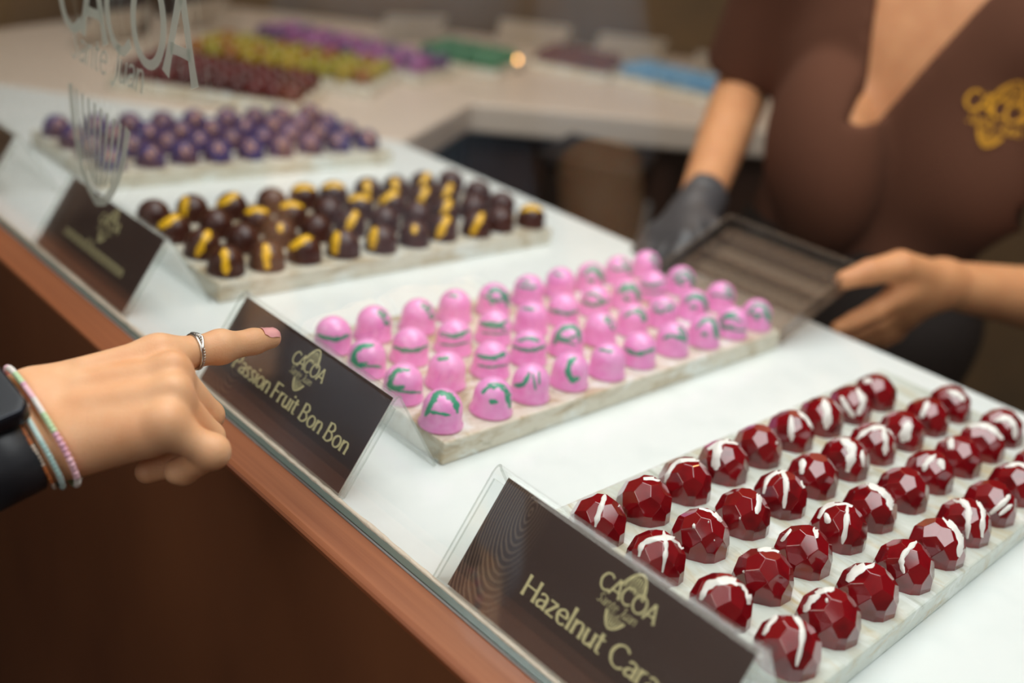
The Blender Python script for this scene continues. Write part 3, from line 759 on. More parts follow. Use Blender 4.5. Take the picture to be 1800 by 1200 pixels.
far_tray((318, 92), (645, 152), [mk('olive_yellow_glaze', (150, 128, 24)), mk('amber_glaze', (136, 84, 24)), mk('lime_yellow_glaze', (138, 128, 30))], 'blurred marbled tray of yellow and amber sweets, upper left', 'yellow_sweet', 'blurred yellow or amber sweet', 'yellow far sweets')
far_tray((438, 62), (735, 132), [mk('magenta_glaze', (130, 62, 112)), mk('plum_glaze', (86, 58, 96)), mk('orchid_glaze', (142, 84, 130))], 'blurred marbled tray of magenta and plum sweets, upper middle left', 'magenta_sweet', 'blurred magenta or plum sweet', 'magenta far sweets', wid=.14)
far_tray((735, 98), (868, 124), [mk('emerald_glaze', (46, 100, 66)), mk('sea_green_glaze', (66, 116, 82))], 'blurred marbled tray of green sweets on the far counter', 'green_sweet', 'blurred green sweet', 'green far sweets', cols=7)
far_tray((940, 106), (1062, 130), [mk('rust_glaze', (96, 44, 22)), mk('dark_rust_glaze', (84, 36, 20))], 'blurred marbled tray of rust brown sweets on the far counter', 'rust_brown_sweet', 'blurred rust brown sweet', 'rust far sweets', cols=8)
far_tray((1088, 130), (1258, 170), [mk('sky_blue_glaze', (92, 142, 178)), mk('pale_blue_glaze', (112, 154, 184))], 'blurred marbled tray of pale blue sweets beside the clerk', 'pale_blue_sweet', 'blurred pale blue sweet', 'pale blue far sweets', cols=9, wid=.15)
def far_sign(u, v, n, label):
    p = on_z(u, v, 0); rz = math.atan2(n[0], -n[1])
    ex = np.array([math.cos(rz), math.sin(rz)]); ey = np.array([-math.sin(rz), math.cos(rz)])
    o = p[:2]-ex*.094-ey*.08
    make_sign(0, None, label, base=(o[0], o[1]), rz=rz, detail=False)
far_sign(250, 88, nD, 'blurred white-backed sign behind the deep red sweets, among the frosted letters')
far_sign(395, 62, nD, 'blurred white-backed sign behind the yellow sweets')
far_sign(752, 84, (nD+nB)/np.linalg.norm(nD+nB), 'blurred white-backed sign behind the green sweets')
far_sign(945, 92, nB, 'blurred white-backed sign behind the rust brown sweets')
far_sign(1118, 116, nB, 'blurred white-backed sign behind the pale blue sweets')
far_sign(1290, 150, nB, 'blurred white-backed sign half hidden by the clerk\'s sleeve')

# tiny glowing lamp on the far counter
p = on_z(905, 122, 0)
lamp = tag(empty('small_lamp', (p[0], p[1], H)), 'small orange glowing lamp on the far counter by the green sweets', 'lamp')
mb = MB(); mb.lathe([(.016, 0), (.016, .004), (.005, .008), (.004, .014)], 20); mb.build('base', m_darkbox, lamp, smooth=True)
mb = MB(); mb.lathe([(.0008, -.007), (.005, -.005), (.007, 0), (.005, .005), (.0008, .007)], 16, off=(0, 0, .0205)); mb.build('bulb', emit('amber_bulb', (1, .5, .16, 1), 9), lamp, smooth=True)

# things at the back wall
p = on_z(1215, 72, 0)
mach = tag(empty('steel_oven', (p[0], p[1], H), math.atan2(tB[1], tB[0])), 'grey steel oven with a dark base at the back, upper right', 'oven')
yv = 1 if nB@np.array([-tB[1], tB[0]]) > 0 else -1
def ob(lo, hi): 
    mb = MB(); y0, y1 = sorted((lo[1]*yv, hi[1]*yv)); mb.box((lo[0], y0, lo[2]), (hi[0], y1, hi[2])); return mb
ob((-.16, 0, 0), (.26, .12, .055)).build('base', m_darkbox, mach, bevel=.004)
ob((-.16, .0, .056), (.26, .12, .30)).build('housing', m_steel, mach, bevel=.008)
ob((-.13, -.012, .08), (.20, 0, .27)).build('door', m_steel, mach, bevel=.004)
ob((-.13, -.035, .255), (.20, -.023, .265)).build('handle', m_darkbox, mach)
for (u, v, r, h, lb) in [(968, 62, .05, .12, 'dark round canister at the back wall, above the rust brown sweets'), (205, 52, .06, .12, 'dark round canister behind the frosted letter C'), (318, 30, .05, .13, 'dark round canister behind the frosted letter O')]:
    p = on_z(u, v, 0); mb = MB(); mb.lathe([(r*.9, 0), (r, .004), (r, h*.82), (r*.9, h*.84)], 24)
    o = empty('canister', (p[0], p[1], H)); tag(o, lb, 'canister'); mb.build('body', m_darkbox, o, smooth=True)
    mb = MB(); mb.lathe([(r*.95, h*.842), (r*.95, h*.93), (r*.3, h*.95), (r*.2, h)], 24); mb.build('lid', m_darkbox, o, smooth=True)
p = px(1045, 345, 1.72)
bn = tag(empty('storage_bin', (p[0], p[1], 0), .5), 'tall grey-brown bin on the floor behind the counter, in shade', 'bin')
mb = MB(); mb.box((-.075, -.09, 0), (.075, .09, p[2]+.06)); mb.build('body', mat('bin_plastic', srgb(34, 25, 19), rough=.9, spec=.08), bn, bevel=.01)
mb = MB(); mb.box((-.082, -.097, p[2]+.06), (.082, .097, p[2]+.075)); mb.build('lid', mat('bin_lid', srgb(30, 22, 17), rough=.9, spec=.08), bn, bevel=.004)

# ------------------------------------------------------------------ smooth bodies: blended distance fields turned into one surface
class Field:
    def __init__(s, lo, hi, res):
        s.lo = np.array(lo, float); s.res = res; s.n = np.ceil((np.array(hi)-s.lo)/res).astype(int)+1
        s.D = np.full(s.n, .05, np.float32)
    def win(s, lo, hi):
        i0 = np.clip(((lo-s.lo)/s.res).astype(int)-1, 0, s.n); i1 = np.clip(((hi-s.lo)/s.res).astype(int)+3, 0, s.n)
        if (i1 <= i0).any(): return None
        ax = [(s.lo[k]+np.arange(i0[k], i1[k])*s.res).astype(np.float32) for k in range(3)]
        return tuple(slice(a, b) for a, b in zip(i0, i1)), ax[0][:, None, None], ax[1][None, :, None], ax[2][None, None, :]
    def mix(s, sl, d, k, sub=False):
        A = s.D[sl]
        if sub:
            d = -d; h = np.maximum(k-np.abs(A-d), 0)/k; s.D[sl] = np.maximum(A, d)+h*h*k*.25
        else:
            h = np.maximum(k-np.abs(A-d), 0)/k; s.D[sl] = np.minimum(A, d)-h*h*k*.25
    def cone(s, a, b, ra, rb, k=.006, sub=False):
        a = np.array(a, float); b = np.array(b, float); r = max(ra, rb)+k+2*s.res
        w = s.win(np.minimum(a, b)-r, np.maximum(a, b)+r)
        if w is None: return s
        sl, X, Y, Z = w; e = b-a; ee = e@e+1e-12
        t = np.clip(((X-a[0])*e[0]+(Y-a[1])*e[1]+(Z-a[2])*e[2])/ee, 0, 1)
        d = np.sqrt((X-a[0]-t*e[0])**2+(Y-a[1]-t*e[1])**2+(Z-a[2]-t*e[2])**2)-(ra+(rb-ra)*t)
        s.mix(sl, d, k, sub); return s
    def chain(s, pts, rs, k=.006, sub=False):
        for i in range(len(pts)-1): s.cone(pts[i], pts[i+1], rs[i], rs[i+1], k if i == 0 else min(k, .003), sub)
        return s
    def ell(s, c, r, axes=None, k=.01, sub=False):
        c = np.array(c, float); r = np.array(r, float); A = np.eye(3) if axes is None else np.array(axes, float)
        m = r.max()+k+2*s.res; w = s.win(c-m, c+m)
        if w is None: return s
        sl, X, Y, Z = w; X = X-c[0]; Y = Y-c[1]; Z = Z-c[2]
        q = [(X*A[i, 0]+Y*A[i, 1]+Z*A[i, 2])/r[i] for i in range(3)]
        k0 = np.sqrt(q[0]**2+q[1]**2+q[2]**2)+1e-6; k1 = np.sqrt((q[0]/r[0])**2+(q[1]/r[1])**2+(q[2]/r[2])**2)+1e-6
        s.mix(sl, k0*(k0-1)/k1, k, sub); return s
    def cut(s, fn):
        ax = [(s.lo[k]+np.arange(s.n[k])*s.res).astype(np.float32) for k in range(3)]
        s.D = np.maximum(s.D, fn(ax[0][:, None, None], ax[1][None, :, None], ax[2][None, None, :]).astype(np.float32)); return s
    def sample(s, p):
        g = (np.asarray(p)-s.lo)/s.res; i = np.clip(g.astype(int), 0, s.n-2); f = g-i; o = 0
        for a in (0, 1):
            for b in (0, 1):
                for c in (0, 1):
                    o += s.D[i[0]+a, i[1]+b, i[2]+c]*(f[0] if a else 1-f[0])*(f[1] if b else 1-f[1])*(f[2] if c else 1-f[2])
        return o
    def out(s, o, d, t0=0, t1=.1):
        """walk from inside outwards to the surface"""
        o = np.array(o, float); d = np.array(d, float)/np.linalg.norm(d)
        for t in np.arange(t0, t1, s.res*.5):
            if s.sample(o+d*t) > 0: return o+d*t
        return o+d*t1
    def mesh(s):
        D = s.D; nx, ny, nz = D.shape; I = D < 0
        cnt = np.zeros((nx-1, ny-1, nz-1), np.int8)
        for a in (0, 1):
            for b in (0, 1):
                for c in (0, 1): cnt += I[a:nx-1+a, b:ny-1+b, c:nz-1+c]
        act = (cnt > 0) & (cnt < 8); cells = np.argwhere(act); idx = np.full(act.shape, -1, np.int64); idx[act] = np.arange(len(cells))
        P = np.zeros((len(cells), 3)); N = np.zeros(len(cells)); cor = [(a, b, c) for a in (0, 1) for b in (0, 1) for c in (0, 1)]
        val = {c: D[cells[:, 0]+c[0], cells[:, 1]+c[1], cells[:, 2]+c[2]] for c in cor}
        for c in cor:
            for ax in range(3):
                if c[ax] == 0:
                    e = list(c); e[ax] = 1; e = tuple(e); va, vb = val[c], val[e]; x = (va < 0) != (vb < 0)
                    t = np.where(x, va/(va-vb+1e-20), 0); q = np.array(c, float)[None]+np.zeros((len(cells), 3)); q[:, ax] += t
                    P += q*x[:, None]; N += x
        P = (cells+P/N[:, None])*s.res+s.lo
        Fs = []
        for ax in range(3):
            o1, o2 = [(1, 2), (2, 0), (0, 1)][ax]
            sl0 = [slice(None)]*3; sl1 = [slice(None)]*3; sl0[ax] = slice(0, -1); sl1[ax] = slice(1, None)
            a = I[tuple(sl0)]; b = I[tuple(sl1)]; x = np.argwhere(a != b); ins = a[tuple(x.T)]
            ok = (x[:, o1] > 0) & (x[:, o2] > 0) & (x[:, o1] < D.shape[o1]-1) & (x[:, o2] < D.shape[o2]-1); x = x[ok]; ins = ins[ok]
            def g(d1, d2):
                y = x.copy(); y[:, o1] += d1; y[:, o2] += d2; return idx[y[:, 0], y[:, 1], y[:, 2]]
            q = np.stack([g(-1, -1), g(0, -1), g(0, 0), g(-1, 0)], 1); q[~ins] = q[~ins][:, ::-1]; Fs.append(q)
        Fa = np.concatenate(Fs); Fa = Fa[(Fa >= 0).all(1)]
        return P, Fa
def join_mesh(name, parts, mats, relax=0):
    V = np.concatenate([p[0] for p in parts]); o = 0; Fc = []
    for P, q in parts: Fc.append(q+o); o += len(P)
    Fc = np.concatenate(Fc)
    for _ in range(relax):                    # light smoothing of the grid steps
        acc = np.zeros_like(V); c = np.zeros(len(V))
        for k in range(4):
            i, j = Fc[:, k], Fc[:, (k+1) % 4]
            np.add.at(acc, i, V[j]); np.add.at(acc, j, V[i]); np.add.at(c, i, 1); np.add.at(c, j, 1)
        V = V*.5+.5*acc/np.maximum(c, 1)[:, None]
    me = bpy.data.meshes.new(name); me.vertices.add(len(V)); me.vertices.foreach_set('co', V.astype(np.float32).ravel())
    me.loops.add(len(Fc)*4); me.loops.foreach_set('vertex_index', Fc.astype(np.int32).ravel())
    me.polygons.add(len(Fc)); me.polygons.foreach_set('loop_start', np.arange(0, len(Fc)*4, 4, dtype=np.int32))
    me.polygons.foreach_set('use_smooth', np.ones(len(Fc), bool)); me.update(calc_edges=True); me.validate()
    for m in (mats if isinstance(mats, list) else [mats]): me.materials.append(m)
    return me
CAMX, CAMY, CAMZ = R[:, 0], -R[:, 1], R[:, 2]     # frame right, frame up, away from the camera

def figure(root, base, L_, F_, z0, shoulders, body_m, arms, head_tilt=0.0, hair_long=True):
    """neutral parts shared by both people: torso, head, legs as one field (coarse); arms are (shoulder, elbow, wrist)"""
    def w(l, f, z): return np.array([base[0]+L_[0]*l+F_[0]*f, base[1]+L_[1]*l+F_[1]*f, z+z0])
    AX = [list(L_)+[0], list(F_)+[0], [0, 0, 1]]
    lo = np.array([base[0]-.50, base[1]-.50, -.01]); hi = np.array([base[0]+.50, base[1]+.50, 1.75+z0])
    for a_ in arms:
        for q_ in a_: lo = np.minimum(lo, q_-.06); hi = np.maximum(hi, q_+.06)
    f = Field(lo, hi, .009)
    f.ell(w(0, 0, 1.17), (.145, .098, .17), AX, .03); f.ell(w(0, 0, 1.06), (.125, .092, .16), AX, .04); f.ell(w(0, 0, .96), (.120, .09, .14), AX, .04)
    f.ell(w(0, -.01, .86), (.160, .115, .15), AX, .05)
    for s_, sh in zip((-1, 1), shoulders): f.cone(w(0, -.01, 1.28), sh, .062, .05, .04)
    f.cone(w(0, -.01, 1.26), w(0, .012, 1.42), .056, .05, .03)
    hc = w(0, .03, 1.515)
    f.ell(hc, (.072, .090, .105), AX, .02); f.ell(w(0, .055, 1.455), (.05, .058, .055), AX, .03); f.cone(w(0, .112, 1.51), w(0, .130, 1.482), .008, .013, .014)
    for s_ in (-1, 1):
        f.ell(w(s_*.030, .112, 1.522), (.017, .014, .011), AX, .01, True)
        f.ell(w(s_*.074, .015, 1.505), (.012, .02, .03), AX, .008)
        f.cone(w(s_*.085, 0, .86), w(s_*.085, .02, .48), .085, .056, .04); f.cone(w(s_*.085, .02, .48), w(s_*.085, -.01, .09), .056, .037, .01)
        f.cone(w(s_*.085, -.02, .045), w(s_*.095, .15, .03), .042, .03, .02)
    for sh, el, wr in arms: f.cone(sh, el, .046, .038, .03); f.cone(el, wr, .038, .027, .005)
    return f, w, AX
def face_bits(root, w, AX, hair=True):
    for s_ in (-1, 1):
        mb = MB(); mb.lathe([(.0005, -.011), (.008, -.008), (.0115, 0), (.008, .008), (.0005, .011)], 16)
        e = mb.build('eye', m_eye, root, smooth=True); e.matrix_world = Matrix.Translation(Vector(w(s_*.030, .0935, 1.522))); hang(e, root)
        mb = MB(); mb.lathe([(.0005, -.004), (.005, -.003), (.0055, 0), (.0005, .0035)], 14)
        i = mb.build('iris', m_iris, None, smooth=True); i.matrix_world = Matrix.Translation(Vector(w(s_*.030, .1035, 1.522))); i.parent = e; i.matrix_parent_inverse = (Matrix.Translation(Vector(w(s_*.030, .0935, 1.522)))).inverted()
    mb = MB(); P = [w(.024*k, .110+.010*(1-k*k), 1.452-.002*abs(k)) for k in np.linspace(-1, 1, 9)]; mb.tube(P, [.002, .004, .005, .0055, .005, .0055, .005, .004, .002], 8); hang(mb.build('lips', m_lip, smooth=True), root)
    lo = w(0, 0, 1.15)-np.array([.2, .2, 0]); f = Field(lo, lo+np.array([.4, .4, .55]), .006)
    f.ell(w(0, .012, 1.535), (.085, .098, .105), AX, .01)
    for s_ in (-1, 1): f.cone(w(s_*.075, -.02, 1.52), w(s_*.085, -.055, 1.30), .03, .02, .03)
    f.cone(w(0, -.06, 1.5), w(0, -.085, 1.26), .065, .045, .03)
    f.ell(w(0, .11, 1.475), (.062, .075, .082), AX, .015, True)
    return hang(link('hair', join_mesh('hair', [f.mesh()], m_hair, 2)), root)
def rigid_parent(o, root): return hang(o, root)

# ------------------------------------------------------------------ the clerk behind the counter
def clerk():
    a = math.radians(12); F_ = np.array([math.sin(a), -math.cos(a)]); L_ = np.array([math.cos(a), math.sin(a)])
    base = np.array([-.597, 1.272])
    root = tag(empty('person', (base[0], base[1], 0)), 'clerk in a brown V-neck shirt holding a clear tray, one dark glove', 'person')
    shR = np.array([-.763, 1.235, H+.335]); shL = np.array([-.430, 1.305, H+.285])
    elR = px(1308, 150, 1.43); wrR = px(1222, 372, 1.235); elL = px(1940, 545, 1.20); wrL = px(1655, 498, 1.10)
    def busts(f, g):
        ax = [CAMX, CAMY, CAMZ]
        f.ell(px(1448, 272, 1.258), (.070+g, .124+g, .090+g), ax, .014); f.ell(px(1700, 300, 1.255), (.075+g, .095+g, .07+g), ax, .05)
    f, w, AX = figure(root, base, L_, F_, 0, (shR, shL), m_skin2, ((shR, elR, elR+(wrR-elR)*.35), (shL, elL, elL+(wrL-elL)*.35)))
    busts(f, -.012)
    # bare left forearm and hand, gloved right forearm: finer field, same body mesh
    pts = [px(1460, 440, 1.0), px(1960, 620, 1.3), px(1460, 620, 1.15), px(1960, 440, 1.2)]
    lo = np.min(pts, 0)-.03; hi = np.max(pts, 0)+.03; g = Field(lo, hi, .0026)
    g.cone(elL, elL+(wrL-elL)*.5, .041, .034, .004); g.cone(elL+(wrL-elL)*.5, wrL, .034, .0245, .004)
    mc = [(1588, 512, 1.070), (1586, 527, 1.084), (1588, 543, 1.098), (1596, 556, 1.112)]
    for q, r in zip(mc, (.0135, .0135, .013, .012)): g.cone(wrL, px(*q), .019, r, .014)
    g.chain([px(1645, 488, 1.085), px(1582, 468, 1.058), px(1528, 478, 1.045), px(1484, 492, 1.040)], [.018, .0165, .0128, .0095], .012)
    g.chain([px(*mc[0]), px(1540, 545, 1.070), px(1502, 564, 1.074), px(1473, 577, 1.076)], [.0132, .0112, .0098, .0080], .008)
    g.chain([px(*mc[1]), px(1545, 566, 1.090), px(1510, 583, 1.094), px(1486, 592, 1.094)], [.0132, .0112, .0098, .0080], .006)
    g.chain([px(*mc[2]), px(1556, 579, 1.110), px(1528, 592, 1.112), px(1505, 596, 1.110)], [.0128, .0108, .0092, .0078], .006)
    g.chain([px(*mc[3]), px(1572, 586, 1.126), px(1552, 597, 1.128), px(1536, 600, 1.126)], [.0115, .0095, .0085, .0072], .006)
    h = Field(np.minimum(elR, wrR)-.07, np.maximum(elR, wrR)+.07, .003)
    h.cone(elR, elR+(wrR-elR)*.45, .038, .034, .004); h.cone(elR+(wrR-elR)*.45, wrR, .034, .0245, .004)
    bd = link('body', join_mesh('body', [f.mesh(), g.mesh(), h.mesh()], m_skin2, 2)); hang(bd, root)
    # glove with five fingers
    pts = [px(1090, 340, 1.1), px(1310, 500, 1.3), px(1310, 340, 1.3), px(1090, 500, 1.1)]
    q = Field(np.min(pts, 0)-.02, np.max(pts, 0)+.02, .0028)
    mcs = [(1206, 424, 1.165), (1186, 424, 1.182), (1168, 420, 1.200), (1153, 412, 1.216)]
    q.cone(px(1232, 350, 1.252), wrR, .032, .0275, .004)
    for c, r in zip(mcs, (.0145, .0145, .014, .013)): q.cone(wrR, px(*c), .021, r, .014)
    q.chain([px(1232, 392, 1.205), px(1256, 412, 1.165), px(1268, 426, 1.148), px(1280, 440, 1.138)], [.0185, .016, .0128, .0098], .012)
    tips = [[(1190, 452, 1.150), (1182, 470, 1.150), (1190, 484, 1.156)], [(1163, 452, 1.168), (1152, 470, 1.168), (1160, 485, 1.174)], [(1142, 447, 1.188), (1130, 463, 1.19), (1136, 478, 1.196)], [(1131, 437, 1.208), (1121, 451, 1.21), (1125, 464, 1.215)]]
    for c, t in zip(mcs, tips): q.chain([px(*c)]+[px(*k) for k in t], [.0142, .0122, .0108, .0092], .007)
    hang(link('glove', join_mesh('glove', [q.mesh()], m_glove, 2)), root)['label'] = 'dark grey glove on the hand at the tray\'s far end'
    # shirt: torso and short sleeves, V-neck cut out
    s_ = Field(np.array([base[0]-.46, base[1]-.40, .93]), np.array([base[0]+.46, base[1]+.40, 1.42]), .0055)
    e = .012
    s_.ell(w(0, 0, 1.17), (.145+e, .098+e, .17+e), AX, .03); s_.ell(w(0, 0, 1.06), (.125+e, .092+e, .16+e), AX, .04); s_.ell(w(0, 0, .96), (.12+e, .09+e, .14+e), AX, .04)
    s_.ell(w(0, -.01, .86), (.16+e, .115+e, .15+e), AX, .05)
    for sh in (shR, shL): s_.cone(w(0, -.01, 1.28), sh, .062+e, .05+e, .04)
    s_.cone(shR, shR+(elR-shR)*.93, .064, .062, .03); s_.cone(shL, shL+(elL-shL)*.6, .064, .062, .03)
    busts(s_, .0)
    dR = (elR-shR)/np.linalg.norm(elR-shR); cR = shR+(elR-shR)*.90; dL = (elL-shL)/np.linalg.norm(elL-shL); cL = shL+(elL-shL)*.55
    for d, c in ((dR, cR), (dL, cL)):
        s_.cut(lambda X, Y, Z: np.where((X-c[0])**2+(Y-c[1])**2+(Z-c[2])**2 < .078**2, (X-c[0])*d[0]+(Y-c[1])*d[1]+(Z-c[2])*d[2], -1))
    tip = px(1528, 200, 1.2); L3 = np.array([L_[0], L_[1], 0]); F3 = np.array([F_[0], F_[1], 0])
    def vneck(X, Y, Z):
        l = (X-base[0])*L_[0]+(Y-base[1])*L_[1]; fr = (X-base[0])*F_[0]+(Y-base[1])*F_[1]; l0 = (tip-np.array([base[0], base[1], 0]))@L3
        dz = Z-tip[2]; hwid = .012+.34*np.maximum(dz, 0); mid = l0+.12*dz
        inside = np.minimum(np.minimum(hwid-np.abs(l-mid), dz+.012), fr+.03)
        return inside
    s_.cut(vneck); s_.cut(lambda X, Y, Z: .95-Z + 0*X+0*Y)
    s_.cone(w(0, -.02, 1.30), w(0, .0, 1.50), .066, .066, .006, True)
    SP = s_.mesh(); sh_ob = link('shirt', join_mesh('shirt', [SP], m_shirt, 2)); hang(sh_ob, root)
    # trousers and dark apron
    t_ = Field(np.array([base[0]-.34, base[1]-.34, .05]), np.array([base[0]+.34, base[1]+.34, 1.03]), .009)
    t_.ell(w(0, 0, .96), (.12+.018, .09+.018, .14), AX, .04); t_.ell(w(0, -.01, .86), (.16+.016, .115+.018, .15), AX, .05)
    for k in (-1, 1): t_.cone(w(k*.085, 0, .86), w(k*.085, .02, .48), .098, .072, .04); t_.cone(w(k*.085, .02, .48), w(k*.085, -.01, .10), .072, .06, .01)
    t_.cut(lambda X, Y, Z: Z-1.005+0*X+0*Y); hang(link('trousers', join_mesh('trousers', [t_.mesh()], m_black, 2)), root)
    for k in (-1, 1):
        z = Field(w(k*.09, .06, .0)-np.array([.16, .16, .0]), w(k*.09, .06, .12)+np.array([.16, .16, .02]), .006)
        z.cone(w(k*.085, -.03, .048), w(k*.097, .155, .034), .046, .036, .02); z.cone(w(k*.085, -.02, .06), w(k*.085, -.015, .11), .046, .044, .01)
        z.cut(lambda X, Y, Z: .003-Z+0*X+0*Y); hang(link('shoe', join_mesh('shoe', [z.mesh()], m_black, 1)), root)
    face_bits(root, w, AX)
    # gold emblem embroidered on the shirt, laid on the cloth
    from mathutils.bvhtree import BVHTree
    bv = BVHTree.FromPolygons([tuple(p) for p in SP[0]], [tuple(int(i) for i in q) for q in SP[1]])
    V, Fc, wd = text2d('CACOA', .0215, 1.0, wx=.085, wy=.062, track=-.06); V2, F2 = pod2d(.002, .004, .076, .10); V3, F3_, w3 = text2d('Sante Juan', .012, 1.0, wx=.06, wy=.05, slant=.25)
    allV = [(p[0]-wd/2, p[1]) for p in V]+list(map(tuple, V2))+[(p[0]-w3/2, p[1]-.014) for p in V3]
    allF = list(Fc)+[tuple(i+len(V) for i in q) for q in F2]+[tuple(i+len(V)+len(V2) for i in q) for q in F3_]
    c = px(1750, 207, 1.15); dirn = Vector(px(1750, 207, 1.3)-c).normalized(); hit = bv.ray_cast(Vector(c), dirn)
    ctr = np.array(hit[0]); nr = np.array(hit[1]); nr = nr if nr@(C0-ctr) > 0 else -nr
    ex = L3-nr*(L3@nr); ex /= np.linalg.norm(ex); ey = np.cross(nr, ex); ey = ey if ey[2] > 0 else -ey
    out = []
    for p in allV:
        o = ctr+ex*p[0]+ey*p[1]+nr*.05; h_ = bv.ray_cast(Vector(o), Vector(-nr)); out.append(np.array(h_[0])+nr*.0022 if h_[0] else ctr+ex*p[0]+ey*p[1])
    em = link('emblem', mesh_data('emblem', out, allF, m_logo)); hang(em, sh_ob) if False else None
    em.parent = sh_ob; em.matrix_parent_inverse = (Matrix.Translation(root.location)).inverted() @ Matrix.Identity(4) if False else Matrix.Identity(4)
    em['label'] = 'gold embroidered emblem'
clerk()

# clear tray held between her hands: back edge raised, front edge resting at the counter's rear
def clear_tray():
    P1 = np.array([-.444, .8575, H+.0045]); B1 = np.array([-.440, .974, H+.0530]); wx_ = .163
    root = tag(empty('clear_tray', (P1[0]-wx_/2, P1[1], H)), 'clear acrylic tray held by the clerk behind the pink bonbons', 'tray')
    up = (B1-P1)/np.linalg.norm(B1-P1); ex = np.array([1.0, 0, 0]); n = np.cross(ex, up); ln = np.linalg.norm(B1-P1)
    def slab(name, u0, u1, v0, v1, h0, h1):
        mb = MB(); pp = []
        for hh in (h0, h1):
            for u, v in ((u0, v0), (u1, v0), (u1, v1), (u0, v1)): pp.append(P1+ex*(u-wx_)+up*v+n*hh)
        mb.add(pp, [(0,3,2,1),(4,5,6,7),(0,1,5,4),(1,2,6,5),(2,3,7,6),(3,0,4,7)]); child_build(mb, name, m_smoke, root)
    slab('base', 0, wx_, 0, ln, 0, .003)
    slab('side_wall', 0, .003, 0, ln, .003, .020); slab('side_wall', wx_-.003, wx_, 0, ln, .003, .020)
    slab('rear_wall', .003, wx_-.003, ln-.003, ln, .003, .020); slab('front_wall', .003, wx_-.003, 0, .003, .003, .012)
    for k in (.3, .55, .8): slab('divider', .003, wx_-.003, ln*k, ln*k+.002, .003, .010)
clear_tray()

